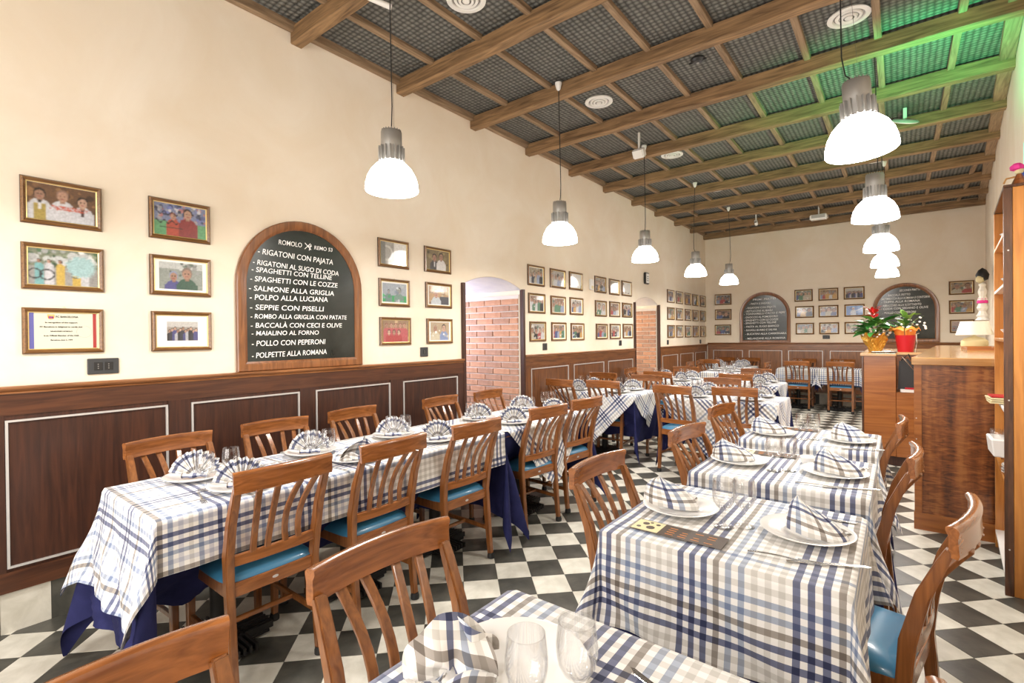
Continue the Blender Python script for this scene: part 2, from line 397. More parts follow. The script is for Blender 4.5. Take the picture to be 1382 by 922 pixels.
# floor with its tiles laid at forty-five degrees
TS = .199
fl = root_struct('floor')
b = MB(); b.b2(-1.9, 5.0, Y0, 11.8, -.08, -.003); fo = b.build('grout_bed', M['grout'], fl)
tm = {}
for col, mn in ((0, 'tile_white'), (1, 'tile_dark')):
    t = MB(); h = TS / 2 - .0009
    t.add([(-h, -h, -.003), (h, -h, -.003), (h, h, -.003), (-h, h, -.003), (-h, -h, -.0006), (h, -h, -.0006), (h, h, -.0006), (-h, h, -.0006),
           (-h + .001, -h + .001, 0), (h - .001, -h + .001, 0), (h - .001, h - .001, 0), (-h + .001, h - .001, 0)],
          [(8, 9, 10, 11), (4, 5, 9, 8), (5, 6, 10, 9), (6, 7, 11, 10), (7, 4, 8, 11), (0, 1, 5, 4), (1, 2, 6, 5), (2, 3, 7, 6), (3, 0, 4, 7)])
    tm[col] = t.mesh('floor_tile', M[mn])
cells = []
r2 = math.sqrt(.5)
for i in range(-60, 60):
    for j in range(-60, 60):
        x = 1.722 + TS * (i + .5) * r2 - TS * (j + .5) * r2; y = 2.329 + TS * (i + .5) * r2 + TS * (j + .5) * r2
        if -.12 < x < xr(y) + .12 and Y0 < y < yb(x) + .12 or (-1.0 < x < 0 and (3.5 < y < 4.6 or 7.5 < y < 8.7)):
            px, py, z = project((x, y, 0))
            vis = -20 < px < 1400 and py < 940 and z > .3
            hidden = (.62 < x < 1.2 and .8 < y < 3.7) or (2.7 < x < 3.3 and -1 < y < 3.9) or (x < .5 and y > .9) or (x > 3.5 and y > 4.6)
            cells.append((z + (100 if not vis else 0) + (20 if hidden else 0), x, y, 1 - (i + j) % 2))
cells.sort()
for z, x, y, c in cells[:299]:
    o = bpy.data.objects.new('floor_tile', tm[c]); COL.objects.link(o); o.parent = fl; o.location = (x, y, 0); o.rotation_euler = (0, 0, PI / 4)
for c, mn in ((0, 'tile_white'), (1, 'tile_dark')):
    t = MB(); h = TS / 2 - .0009; R45 = Matrix.Rotation(PI / 4, 3, 'Z')
    for z, x, y, cc in cells[299:]:
        if cc != c: continue
        t.add([R45 @ Vector((a * h, b_ * h, zz)) + Vector((x, y, 0)) for zz in (-.003, 0) for a, b_ in ((-1, -1), (1, -1), (1, 1), (-1, 1))],
              [(4, 5, 6, 7), (0, 1, 5, 4), (1, 2, 6, 5), (2, 3, 7, 6), (3, 0, 4, 7)])
    tag(t.build('far_floor_tiles', M[mn], fl), kind='stuff')

# ------------------------------------------------------------------ ceiling: foam panels, battens, beams
ce = root_struct('ceiling')
b = MB(); b.b2(-.2, 5.0, Y0, 11.9, ZC + .02, ZC + .12); b.build('ceiling_slab', M['black_plastic'], ce)
beams = [-1.85, -.93, .0, .93, 1.86, 2.80, 3.73, 4.67, 5.62, 6.58, 7.55, 8.51, 9.48, 10.40, 11.29]
strips = [.03, .46, .98, 1.43, 1.90, 2.36, 2.86, 3.32, 3.80, 4.26]
for i in range(len(beams) - 1):
    ya, ybm = beams[i], beams[i + 1]
    for k in range(len(strips)):
        xa = strips[k]; xb = strips[k + 1] if k + 1 < len(strips) else 4.7
        lim = xr(ya)
        if xa > lim: continue
        jit = rnd.uniform(-.012, .012)
        p = MB(); p.b2(xa + .002, min(xb - .002, xr(ybm) + .1), ya + .002, ybm - .002, ZC - .02, ZC + .01); p.build('foam_panel', M['foam'], ce)
        if k > 0 and xa < xr(ya) - .12:
            s_ = MB(); s_.b2(xa - .024 + jit, xa + .024 + jit, ya + .03, ybm - .03, ZC - .062, ZC - .02); s_.build('batten', M['batten'], ce, bevel=.003)
for y in beams:
    x1 = xr(y) - .002
    n = 12; path = [(x, y + rnd.uniform(-.006, .006), ZC - .105 + rnd.uniform(-.004, .004)) for x in np.linspace(.002, x1, n)]
    b = MB(); b.sweep(path, [(-.042, -.052), (-.036, -.058), (.036, -.056), (.042, -.05), (.042, .06), (-.042, .06)])
    b.build('ceiling_beam', M['beam'], ce)
b = MB(); b.b2(.002, .05, Y0, YB, ZC - .085, ZC - .02); b.build('edge_beam', M['batten'], ce, bevel=.004)
b = MB(); b.sweep([(xr(Y0) - .05, Y0, ZC - .055), (xr(11.5) - .05, 11.5, ZC - .055)], [(-.045, -.035), (.045, -.035), (.045, .035), (-.045, .035)]); b.build('edge_beam', M['batten'], ce)

# ------------------------------------------------------------------ wainscot
def wainscot(name, y0, y1, panels, lit_tone=None):
    """left wall: along Y at x=0.  back wall: parented to an empty turned so local Y runs along the wall and +X faces the room"""
    r = root_struct(name)
    wm, hm, cm = ('wains', 'wains_h', 'cap') if lit_tone is None else ('wains_' + lit_tone, 'wainsh_lit_' + lit_tone, 'cap')
    zb, zt = .20, 1.165
    b = MB(); b.b2(0, .018, y0, y1, zb, zt); b.build('backing_board', M[wm], r)
    ys = [y0] + [v for p in panels for v in p] + [y1]
    rail = MB(); rail.b2(.018, .028, y0, y1, 1.06, zt); rail.build('top_rail', M[hm], r)
    rail = MB(); rail.b2(.018, .028, y0, y1, zb, .30); rail.build('bottom_rail', M[hm], r)
    for i in range(0, len(ys), 2):
        if ys[i + 1] - ys[i] > .02:
            q = MB(); q.b2(.018, .028, ys[i], ys[i + 1], .30, 1.06); q.build('stile', M[wm], r)
    for a, c in panels:
        q = MB(); q.b2(.014, .022, a, c, .30, 1.06); q.build('wood_panel', M[wm], r)
        q = MB(); z0, z1 = .322, 1.032; s = .012
        q.sweep([(.026, a + .008, z0), (.026, c - .008, z0), (.026, c - .008, z1), (.026, a + .008, z1)], [(-.007, -.007), (.007, -.007), (.007, .007), (-.007, .007)], True, ups=(1, 0, 0))
        q.build('silver_bead', M['bead'], r)
    # cap moulding
    q = MB(); q.sweep([(0, y0, 1.165), (0, y1, 1.165)], [(0, 0), (.034, 0), (.036, .006), (.030, .010), (.040, .016), (.046, .024), (.046, .032), (.038, .037), (0, .037)])
    o = q.build('cap_moulding', M[cm], r)
    return r
def pan(y0, y1, n, gap=.11, w=None):
    tot = y1 - y0 - gap * (n + 1) if w is None else w * n
    pw = tot / n; return [(y0 + gap + k * (pw + gap), y0 + gap + k * (pw + gap) + pw) for k in range(n)]
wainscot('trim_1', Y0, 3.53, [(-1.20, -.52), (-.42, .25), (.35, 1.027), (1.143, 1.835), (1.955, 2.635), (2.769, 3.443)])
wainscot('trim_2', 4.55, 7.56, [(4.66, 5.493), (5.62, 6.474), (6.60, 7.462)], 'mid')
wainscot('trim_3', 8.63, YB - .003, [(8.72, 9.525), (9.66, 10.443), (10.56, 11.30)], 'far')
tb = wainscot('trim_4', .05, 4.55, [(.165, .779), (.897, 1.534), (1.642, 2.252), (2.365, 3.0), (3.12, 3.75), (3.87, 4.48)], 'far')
tb.location = (0, YB - .001, .03); tb.rotation_euler = (0, 0, -PI / 2 + BR)
# skirting tiles under the wainscot
def skirting(name, y0, y1, ph):
    r = root_struct(name); k = math.floor((y0 - ph) / .182)
    while ph + k * .182 < y1:
        a = max(y0, ph + k * .182); c = min(y1, ph + (k + 1) * .182)
        if c - a > .01:
            q = MB(); q.b2(0, .011, a + .001, c - .001, 0, .198); q.build('skirting_tile', M['tile_white' if k % 2 == 0 else 'tile_dark'], r)
        k += 1
    return r
skirting('baseboard_left_1', Y0, 3.53, .328)
skirting('baseboard_left_2', 4.55, 7.56, .328)
skirting('baseboard_left_3', 8.63, YB - .002, .328)
rb = skirting('baseboard_back', .015, 4.55, 0); rb.location = (0, YB - .001, 0); rb.rotation_euler = (0, 0, -PI / 2 + BR)

# ------------------------------------------------------------------ arched passages: posts, bricks, soffit
n_t = 5
for ai, a in enumerate(ARCH):
    for s in (0, 1):
        y = a[s]; q = MB()
        if s == 0: q.b2(-.02, .034, y - .032, y + .004, 0, 1.96)
        else: q.b2(-.02, .034, y - .004, y + .032, 0, 1.96)
        o = structure(q.build('trim_%d' % n_t, M['wains'], bevel=.003)); n_t += 1
    ap = arch_pts(*a)
    q = MB(); vs = [(x, y, z - .003) for x in (-TH + .01, -.002) for y, z in ap]; n = len(ap)
    q.add(vs, [(i, i + 1, n + i + 1, n + i) for i in range(n - 1)])
    structure(q.build('trim_%d' % n_t, M['soffit'])); n_t += 1
    for side, face in ((1, a[1] - .002), (0, a[0] + .002)):
        r = root_struct('wall_passage_%d' % (ai * 2 + side + 1)); sg = -1 if side else 1
        q = MB(); q.b2(-TH + .01, -.03, min(face, face + sg * .012), max(face, face + sg * .012), 0, 1.90); q.build('mortar_bed', M['mortar'], r)
        if side == 0: continue
        row = 0; z = .004
        bw, bh = .245, .062
        ms = [MB().box((0, 0, 0), (bw - .0, .022, bh)).mesh('brick', M[k], bevel=.004) for k in ('brick_a', 'brick_b')]
        mh = [MB().box((0, 0, 0), (bw / 2 - .006, .022, bh)).mesh('brick', M[k], bevel=.004) for k in ('brick_a', 'brick_b')]
        while z < 1.86:
            x = -.035 - (0 if row % 2 == 0 else bw / 2 + .006)
            if row % 2: 
                o = link('brick', rnd.choice(mh), r, (-.035 - bw / 4 + .003, face + sg * (.014 + rnd.uniform(0, .004)), z + bh / 2))
            while x - bw > -TH - .02:
                o = link('brick', rnd.choice(ms), r, (x - bw / 2, face + sg * (.014 + rnd.uniform(0, .005)), z + bh / 2)); x -= bw + .012
            z += bh + .0125; row += 1

# ------------------------------------------------------------------ chairs
def post_path(x):
    return [(x, -.235, 0), (x, -.215, .20), (x, -.195, .44), (x, -.205, .56), (x, -.238, .70), (x, -.278, .80), (x, -.297, .845)]
def chair_proto():
    r = thing('dining_chair', '', 'chair')
    for sx in (-1, 1):
        q = MB()
        def sec(t, sx=sx): w = .017 - .003 * abs(t - .45); d = .014 + .007 * (1 - abs(t - .48) * 2) - .004 * max(0, t - .6) / .4; return [(-w, -d), (w, -d), (w, d), (-w, d)]
        pp = [(p[0] * (1 - .03 * (p[2] < .5)), p[1], p[2]) for p in post_path(.185 * sx)]
        q.sweep(pp, sec, ups=(0, 1, 0)); q.build('back_post', M['chair'], r, bevel=.004, seg=2, smooth=True)
    for sx in (-1, 1):
        q = MB(); q.sweep([(.185 * sx, .195, 0), (.188 * sx, .19, .44)], lambda t: [(-.013 - .005 * t, -.013 - .005 * t), (.013 + .005 * t, -.013 - .005 * t), (.013 + .005 * t, .013 + .005 * t), (-.013 - .005 * t, .013 + .005 * t)], ups=(0, 1, 0))
        q.build('front_leg', M['chair'], r, bevel=.003, smooth=True)
    for x, y in ((-.18, -.235), (.18, -.235), (-.185, .195), (.185, .195)):
        q = MB(); q.lathe([(.017, 0), (.023, .003), (.023, .022), (.019, .034), (.019, .036)], (x, y, 0), 14); q.build('rubber_foot', M['rubber'], r, smooth=True)
    # curved top rail
    q = MB(); path = []
    for k in range(15):
        t = -1 + 2 * k / 14; path.append((.203 * t, -.304 - .026 * (1 - t * t), .868 + .004 * (1 - t * t)))
    q.sweep(path, [(-.011, -.040), (.009, -.042), (.012, -.030), (.009, .010), (.012, .026), (.012, .034), (.005, .041), (-.009, .043), (-.017, .039), (-.018, .030), (-.011, .016)])
    q.build('top_rail', M['chair_x'], r, bevel=0, smooth=True, angle=.9)
    q = MB(); q.sweep([(.18 * (-1 + 2 * k / 8), -.204 - .012 * (1 - (-1 + k / 4) ** 2), .535) for k in range(9)], [(-.011, -.022), (.011, -.022), (.011, .022), (-.011, .022)])
    q.build('lower_back_rail', M['chair_x'], r, bevel=.003, smooth=True)
    for k, x in enumerate((-.112, -.045, .045, .112)):
        sg = -1 if x < 0 else 1; path = []
        for i in range(9):
            t = i / 8; z = .55 + .285 * t
            y = -.213 - .105 * t ** 1.5 - .022 * (1 - (x / .2) ** 2) * (.3 + .7 * t) + .014 * math.sin(PI * t)
            path.append((x * .86 + x * .20 * t ** 1.2 + sg * .012 * math.sin(PI * t) * -1, y, z))
        q = MB(); q.sweep(path, [(-.0125, -.006), (.0125, -.006), (.0125, .006), (-.0125, .006)], ups=(0, 1, 0)); q.build('back_slat', M['chair'], r, bevel=.002, smooth=True)
    # seat frame
    for nm, x0, x1, y0, y1 in (('front_rail', -.172, .172, .178, .200), ('back_rail', -.170, .170, -.206, -.184)):
        q = MB(); q.b2(x0, x1, y0, y1, .385, .442); f = q.build('seat_rail', M['chair_x'], r, bevel=.003)
        if nm == 'back_rail':
            q = MB(); R = Matrix.Rotation(PI / 2, 3, 'X')
            q.lathe([(.0, 0), (.011, 0), (.010, .002), (0, .002)], (0, 0, 0), 18, R)
            pl = q.build('maker_badge', M['bead'], r, (0, -.206, .412), smooth=True); pl['label'] = 'small oval metal badge'; pl.scale = (1.2, 1, .55)
    for sx in (-1, 1):
        q = MB(); q.b2(.178 * sx - .011, .178 * sx + .011, -.19, .19, .385, .442); q.build('seat_rail', M['chair'], r, bevel=.003)
        q = MB(); q.b2(.183 * sx - .009, .183 * sx + .009, -.21, .185, .175, .200); q.build('stretcher', M['chair'], r, bevel=.003)
    q = MB(); q.b2(-.178, .178, -.01, .01, .178, .198); q.build('stretcher', M['chair_x'], r, bevel=.003)
    # cushion
    q = MB(); n = 14; vs = []; fs = []
    for j in range(n + 1):
        for i in range(n + 1):
            u = -1 + 2 * i / n; v = -1 + 2 * j / n
            e = max(abs(u), abs(v)); x = .196 * u * (1 - .05 * v * v); y = .005 + .205 * v * (1 - .05 * u * u)
            vs.append((x, y, .446 + .040 * (1 - e ** 5) + .006 * (1 - u * u) * (1 - v * v)))
    for j in range(n):
        for i in range(n): a = j * (n + 1) + i; fs.append((a, a + 1, a + n + 2, a + n + 1))
    ring = [i for i in range(n + 1)] + [(j + 1) * (n + 1) - 1 for j in range(1, n + 1)] + [n * (n + 1) + i for i in range(n - 1, -1, -1)] + [j * (n + 1) for j in range(n - 1, 0, -1)]
    o_ = len(vs)
    for i in ring: x, y, z = vs[i]; vs.append((x * .99, y * .99, .437))
    for k in range(len(ring)): fs.append((ring[k], o_ + k, o_ + (k + 1) % len(ring), ring[(k + 1) % len(ring)]))
    fs.append(tuple(range(o_, o_ + len(ring))))
    q.add(vs, fs); s = q.build('seat_cushion', M['seat'], r, smooth=True, angle=1.3); s['label'] = 'bright blue vinyl seat cushion'
    return r
CH = chair_proto(); reg(CH); ch_used = False
CHG = 'cherry wood dining chairs with blue seats'
def chair(tx, ty, deg, label):
    """tx, ty: centre of the top rail; deg: facing, 0 = towards the back wall, 90 = towards the left wall"""
    global ch_used
    a = math.radians(deg); d = Vector((-math.sin(a), math.cos(a), 0))
    p = Vector((tx, ty, 0)) + d * .318
    if not ch_used:
        ch_used = True; CH.location = p; CH.rotation_euler = (0, 0, a); CH['label'] = label; CH['group'] = CHG; return CH
    return dup(CH, p, a, label, CHG)

# ------------------------------------------------------------------ tables and cloths
def table(x0, x1, y0, y1, label, n=1, along='Y', h=.745):
    r = thing('dining_table', label, 'table', ((x0 + x1) / 2, (y0 + y1) / 2, 0), 0, 'dining tables under tablecloths')
    w, d = x1 - x0, y1 - y0
    q = MB(); q.b2(-w / 2, w / 2, -d / 2, d / 2, h - .03, h); q.build('tabletop', M['wains_h'], r, bevel=.004)
    q = MB(); q.lathe([(.035, .05), (.035, h - .05), (.09, h - .032)], (0, 0, 0), 16); q.build('pedestal', M['cast'], r, smooth=True)
    for s in (0, 1):
        ln = .21; q = MB(); R = Matrix.Rotation(s * PI / 2, 3, 'Z')
        for k in range(-3, 4): q.box(R @ Vector((0, k * .026, .042)), (ln * 2, .011, .03), R)
        q.box((0, 0, .022), (ln * 2 * .9 if s == 0 else .18, .18 if s == 0 else ln * 2 * .9, .012))
        q.build('ribbed_foot', M['cast'], r)
    return r
def cloth(label, rect, ctr, size, rot=0, z=.752, mat='plaid1', seed=0, res=.022, edge=.03, corner=.30, sides=None, top=True, nm='tablecloth', grp=None, uvrot=0, hem=None, lift=0):
    x0, x1, y0, y1 = rect
    nx = max(4, int(size[0] / res)); ny = max(4, int(size[1] / res)); c, s = math.cos(rot), math.sin(rot)
    g = random.Random(seed); ph = [g.uniform(0, 6.28) for _ in range(6)]
    U, V = np.meshgrid(np.linspace(-size[0] / 2, size[0] / 2, nx + 1), np.linspace(-size[1] / 2, size[1] / 2, ny + 1))
    X = ctr[0] + U * c - V * s; Y = ctr[1] + U * s + V * c
    cx = np.clip(X, x0, x1); cy = np.clip(Y, y0, y1); dx = X - cx; dy = Y - cy; r = np.hypot(dx, dy); rr = np.maximum(r, 1e-6)
    cor = 2 * np.abs(dx) * np.abs(dy) / rr ** 2; st = X + Y; phi = np.arctan2(dy, dx)
    sl, sr, sn, sf = sides or (edge,) * 4
    es = (np.where(dx > 0, sr, sl) * np.abs(dx) + np.where(dy > 0, sf, sn) * np.abs(dy)) / rr
    under = nm == 'undercloth'
    wob = np.clip(np.abs(es) * .5, .006, .03)
    slope = es + (wob * np.sin(st * 17 + 1) + .8 * wob * np.sin(st * 31 + 2)) * (1 - cor) - (.03 if under else 0)
    slope = slope * (1 - cor) + cor * (corner + .05 * np.sin(6 * phi + 1) - (.05 if under else 0))
    k = np.clip(r / .3, 0, 1)
    out = np.minimum(r, .005 if under else .009) + np.maximum(r - .008, 0) * (slope * (.35 + .65 * k)) + lift * (r > 0)
    Z = z - np.sqrt(np.maximum(0, r ** 2 - np.minimum(out, r) ** 2))
    Z += np.where(r == 0, .0012 * np.sin(X * 19 + ph[3]) * np.sin(Y * 23 + ph[4]) + .0012, 0)
    PX = cx + dx / rr * out; PY = cy + dy / rr * out
    Z = np.maximum(Z, .012); PX = np.maximum(PX, .046); PY = np.minimum(PY, 11.33)
    vs = np.stack([PX.ravel(), PY.ravel(), Z.ravel()], 1)
    me = bpy.data.meshes.new(nm)
    a = (np.arange(ny)[:, None] * (nx + 1) + np.arange(nx)[None]).ravel()
    fs = np.stack([a, a + 1, a + nx + 2, a + nx + 1], 1)
    me.from_pydata(vs.tolist(), [], fs.tolist())
    uvl = me.uv_layers.new(name='UVMap'); u = np.stack([U.ravel() + 5.0, V.ravel() + 5.0], 1)
    idx = np.empty(len(me.loops), int); me.loops.foreach_get('vertex_index', idx)
    uvl.data.foreach_set('uv', u[idx].ravel().astype(np.float32))
    me.polygons.foreach_set('use_smooth', [True] * len(me.polygons)); me.materials.append(M[mat])
    o = link(nm, me); return tag(o, label, 'tablecloth', grp)

Z1 = .7535; Z2 = .7575; Z3 = .7625
AX0, AX1 = .62, 1.29
# long left row
for k, (a, c_) in enumerate([(.60, 1.265), (1.27, 1.93), (1.935, 2.60)]):
    table(AX0, AX1, a, c_, 'table of the long left row, %s from the camera end, under its cloths' % ORD[k])
table(AX0, AX1, 2.625, 3.74, 'table at the far end of the long left row beside the first brick arch')
cloth('navy undercloth hanging below the long left table', (AX0, AX1, .60, 2.60), (.955, 1.60), (1.77, 3.10), 0, Z1, 'navy', 3, .03, .03, .30, sides=(-.3, -.55, .10, .10), nm='undercloth', grp='navy undercloths')
cloth('navy undercloth with long corner hanging by the fourth aisle chair of the left row', (AX0, AX1, 2.63, 3.74), (.955, 3.185), (1.77, 2.2), 0, Z1, 'navy', 4, .03, .05, .30, sides=(-.3, -.55, .1, .1), nm='undercloth', grp='navy undercloths')
cloth('blue and grey plaid cloth at the camera end of the long left table', (AX0, AX1, .60, 2.60), (.915, .845), (1.17, 1.29), 0, Z2, 'plaid2', 5, .018, .09, .32, sides=(.02, .03, .17, .02), grp='plaid tablecloths')
cloth('pale plaid cloth over the middle of the long left table', (AX0, AX1, .60, 2.60), (.915, 2.0), (1.18, 1.20), 0, Z3, 'plaid1', 6, .018, .05, .2, sides=(.02, .03, .03, .03), grp='plaid tablecloths', lift=.008)
cloth('plaid cloth laid diamond-wise on the far left table by the first arch', (AX0, AX1, 2.63, 3.74), (.955, 3.19), (1.24, 1.24), PI / 4, Z2, 'plaid3', 7, .02, .12, .25, sides=(.02, .07, .05, .12), grp='plaid tablecloths')
# right row
RX0, RX1 = 2.64, 3.34
RT = [(-.35, 1.0, 'bottom-edge table'), (1.49, 2.14, 'nearest right-hand table'), (2.385, 3.06, 'second right-hand table'), (3.33, 3.93, 'third right-hand table')]
for k, (a, c_, nm) in enumerate(RT):
    table(RX0, RX1, a, c_, nm + ', under plaid and navy cloths')
    mid = (a + c_) / 2
    cloth('navy undercloth of the ' + nm, (RX0, RX1, a, c_), (2.99, mid), (1.80, c_ - a + 1.1), 0, Z1, 'navy', 20 + k, .03, .02, .20, sides=(-.4, -.4, .02, .02), nm='undercloth', grp='navy undercloths')
    cloth('blue, grey and white plaid cloth on the ' + nm, (RX0, RX1, a, c_), (2.99, mid + .0), (1.30, c_ - a + .60), 0, Z2, 'plaid1', 30 + k, .017, .06, .34, sides=(.05, .06, .08, .06), grp='plaid tablecloths')
# middle and far tables
FAR = [
 ('M1', (.10, 1.15, 5.02, 5.66), 'left middle table'),
 ('M2', (1.48, 2.54, 5.08, 5.76), 'right middle table'),
 ('N1', (.42, 1.20, 6.78, 7.44), 'left table in second middle row'),
 ('N2', (1.30, 2.24, 6.85, 7.50), 'right table in second middle row'),
 ('P', (.66, 1.32, 8.85, 10.05), 'left-wall table near the back'),
 ('Q', (.15, 1.15, 10.44, 11.0), 'table in the back left corner'),
 ('F1', (1.60, 2.24, 10.44, 11.0), 'left back-wall table by the counter'),
 ('F2', (2.26, 2.90, 10.44, 11.0), 'right back-wall table by the counter')]
for k, (nm, rc, lb) in enumerate(FAR):
    table(*rc, lb + ', under its cloths')
    w, d = rc[1] - rc[0], rc[3] - rc[2]; cc = ((rc[0] + rc[1]) / 2, (rc[2] + rc[3]) / 2)
    cloth('navy undercloth of the ' + lb, rc, cc, (w + 1.05, d + 1.05) if nm[0] not in 'QF' else (w + .7, d + .4), 0, Z1, 'navy', 50 + k, .035, .03, .22, sides=(-.0, .05, -.35, -.35), nm='undercloth', grp='navy undercloths')
    if nm in ('M1', 'M2', 'N1', 'N2'):
        sz = {'M1': 1.30, 'M2': 1.42, 'N1': 1.25, 'N2': 1.2}[nm]
        cloth('plaid cloth laid diamond-wise on the ' + lb, rc, cc, (sz, sz), PI / 4, Z2, 'plaid3' if nm[1] == '1' else 'plaid1', 60 + k, .025, .08, .25, sides=(.03, .08, .03, .03), grp='plaid tablecloths')
    else:
        cloth('plaid cloth on the ' + lb, rc, cc, (w + .60, d + .56) if nm[0] != 'P' else (w + .5, d + .5), 0, Z2 + (.003 if nm == 'F2' else 0), 'plaid1', 60 + k, .025, .08, .34, sides=(.05, .05, .03, .03), grp='plaid tablecloths')

# chairs placed (top rail centre)
for k, (x, y, d) in enumerate([(1.455, 1.01, 90), (1.445, 1.575, 91), (1.445, 2.19, 88), (1.435, 2.97, 83), (1.44, 3.52, 84)]):
    chair(x, y, d, 'cherry chair, aisle side of the long left table, %s from camera' % ORD[k])
for k, (x, y, d) in enumerate([(.375, .925, -86), (.325, 1.513, -93), (.285, 2.09, -86), (.33, 2.915, -88), (.352, 3.51, -88)]):
    chair(x, y, d, 'cherry chair, wall side of the long left table, %s from camera' % ORD[k])
for (x, y, d, l) in [(2.40, .775, -92, 'large cherry chair back in the lower middle beside the bottom-edge table'), (2.44, 1.82, -93, 'cherry chair left of the nearest right-hand table'),
                     (2.50, 2.73, -97, 'cherry chair left of the second right-hand table'), (2.42, 3.69, -98, 'cherry chair left of the third right-hand table'),
                     (2.45, .18, -88, 'cherry chair back cut off by the bottom left edge of the picture'),
                     (3.60, 1.90, 80, 'cherry chair seen side-on right of the nearest right-hand table'), (3.50, 2.74, 88, 'cherry chair seen side-on right of the second right-hand table'),
                     (3.46, 3.66, 88, 'cherry chair seen side-on right of the third right-hand table'), (3.50, .745, 90, 'cherry chair showing only a rail tip at the bottom right edge')]:
    chair(x, y, d, l)
for (x, y, d, l) in [(.28, 4.86, -8, 'cherry chair by the wall, near side of the left middle table'), (.80, 4.96, 3, 'cherry chair nearer the aisle on the near side of the left middle table'),
                     (1.64, 4.83, -5, 'cherry chair at the left of the near side of the right middle table'), (2.20, 4.96, 4, 'cherry chair at the right of the near side of the right middle table'),
                     (.25, 6.03, 181, 'cherry chair by the wall, far side of the left middle table'), (.90, 5.97, 183, 'cherry chair nearer the aisle on the far side of the left middle table'),
                     (1.81, 6.00, 195, 'pale-lit cherry chair on the far side of the right middle table'),
                     (.14, 7.10, -90, 'cherry chair against the wall at the end of the left table in second middle row'),
                     (.80, 6.56, 0, 'dark-looking cherry chair on the near side of the left table in second middle row'), (.78, 7.79, 180, 'cherry chair on the far side of the left table in second middle row'),
                     (1.79, 6.66, 0, 'dark-looking cherry chair on the near side of the right table in second middle row'), (1.80, 7.78, 188, 'pale-lit cherry chair on the far side of the right table in second middle row'),
                     (.34, 9.25, -90, 'first cherry chair on the wall side of the left-wall table near the back'), (.33, 9.85, -90, 'second cherry chair on the wall side of the left-wall table near the back'),
                     (1.60, 9.70, 90, 'cherry chair on the aisle side of the table near the back corner'),
                     (.40, 10.27, 0, 'cherry chair on the near side of the table in the back left corner'),
                     (.42, 11.33, 180, 'cherry chair against the back wall, left of the two in the corner'), (.92, 11.34, 180, 'cherry chair against the back wall, right of the two in the corner'),
                     (1.96, 10.27, 0, 'left one of the two cherry chairs with their backs to us by the counter'), (2.62, 10.29, 0, 'right one of the two cherry chairs with their backs to us by the counter'),
                     (1.94, 11.37, 180, 'left one of the two cherry chairs against the back wall by the counter'), (2.58, 11.39, 180, 'right one of the two cherry chairs against the back wall by the counter'),
                     (3.10, 10.90, 90, 'cherry chair seen side-on at the end of the back tables, half behind the counter')]:
    chair(x, y, d, l)

# ------------------------------------------------------------------ tableware prototypes
R_ = random.Random(3)
def plate_proto():
    q = MB(); q.lathe([(0, 0), (.072, 0), (.078, .003), (.110, .010), (.135, .020), (.137, .0225), (.134, .0235), (.108, .0145), (.080, .008), (.072, .0055), (0, .0055)], n=40)
    return q.mesh('plate', M['china'], smooth=True, angle=1.0)
PL = plate_proto()
def plate(x, y, label, z=.761, sc=1.0):
    o = link('plate', PL, None, (x, y, z)); o.scale = (sc, sc, 1); return tag(o, label, 'plate', 'white dinner plates')
def glass_proto():
    q = MB(); pr = [(0, 0), (.032, 0), (.033, .002), (.012, .006), (.0055, .012), (.0045, .035), (.0055, .055), (.010, .062), (.024, .072), (.033, .088), (.0365, .105), (.0365, .125), (.034, .150), (.0325, .163),
                    (.0310, .163), (.0325, .150), (.035, .125), (.035, .106), (.0315, .089), (.0225, .074), (.006, .066), (0, .065)]
    q.lathe(pr, n=24); return q.mesh('wine_glass', M['glass'], smooth=True, angle=1.2)
GL = glass_proto()
def glass(x, y, label, z=.7595, sc=1.0):
    o = link('wine_glass', GL, None, (x, y, z)); o.scale = (sc, sc, sc); return tag(o, label, 'glass', 'stemmed wine glasses')
def uvmesh(nm, vs, fs, uvs, mat, thick=.0015):
    me = bpy.data.meshes.new(nm); me.from_pydata(vs, [], fs); ul = me.uv_layers.new(name='UVMap')
    for lp in me.loops: ul.data[lp.index].uv = uvs[lp.vertex_index]
    for p in me.polygons: p.use_smooth = True
    me.materials.append(M[mat]); return me
def fan_mesh(seed):
    g = random.Random(seed); npl = 11; vs = []; fs = []; uv = []
    nr = 7; n = npl * 2 * 3
    for j in range(nr + 1):
        r = .012 + .105 * j / nr
        for i in range(n + 1):
            t = i / n; a = math.radians(8 + 164 * t); fold = abs(((i / 3) % 2) - 1) - .5
            d = fold * .030 * (j / nr) ** .8
            x = -math.cos(a) * (r + fold * .004); z = math.sin(a) * (r + fold * .004)
            y = d + .25 * z * .6 - .010
            vs.append((x, y, z + .008)); uv.append((t * .9 + 3, r + 3))
    for j in range(nr):
        for i in range(n): a0 = j * (n + 1) + i; fs.append((a0, a0 + 1, a0 + n + 2, a0 + n + 1))
    # rolled band at the foot
    b = len(vs); m_ = 18
    for i in range(9):
        x = -.055 + .11 * i / 8
        for k in range(m_):
            a = 2 * PI * k / m_; rr = .013 + .003 * math.sin(i * 1.7 + seed)
            vs.append((x, -.022 + rr * math.cos(a) + .006 * math.cos(i), .014 + rr * math.sin(a) * .8)); uv.append((x + 3, k / m_ * .08 + 3.2))
    for i in range(8):
        for k in range(m_): a0 = b + i * m_ + k; a1 = b + i * m_ + (k + 1) % m_; fs.append((a0, a1, a1 + m_, a0 + m_))
    fs.append(tuple(b + k for k in range(m_))); fs.append(tuple(b + 8 * m_ + k for k in range(m_ - 1, -1, -1)))
    return uvmesh('napkin', vs, fs, uv, 'plaidn')
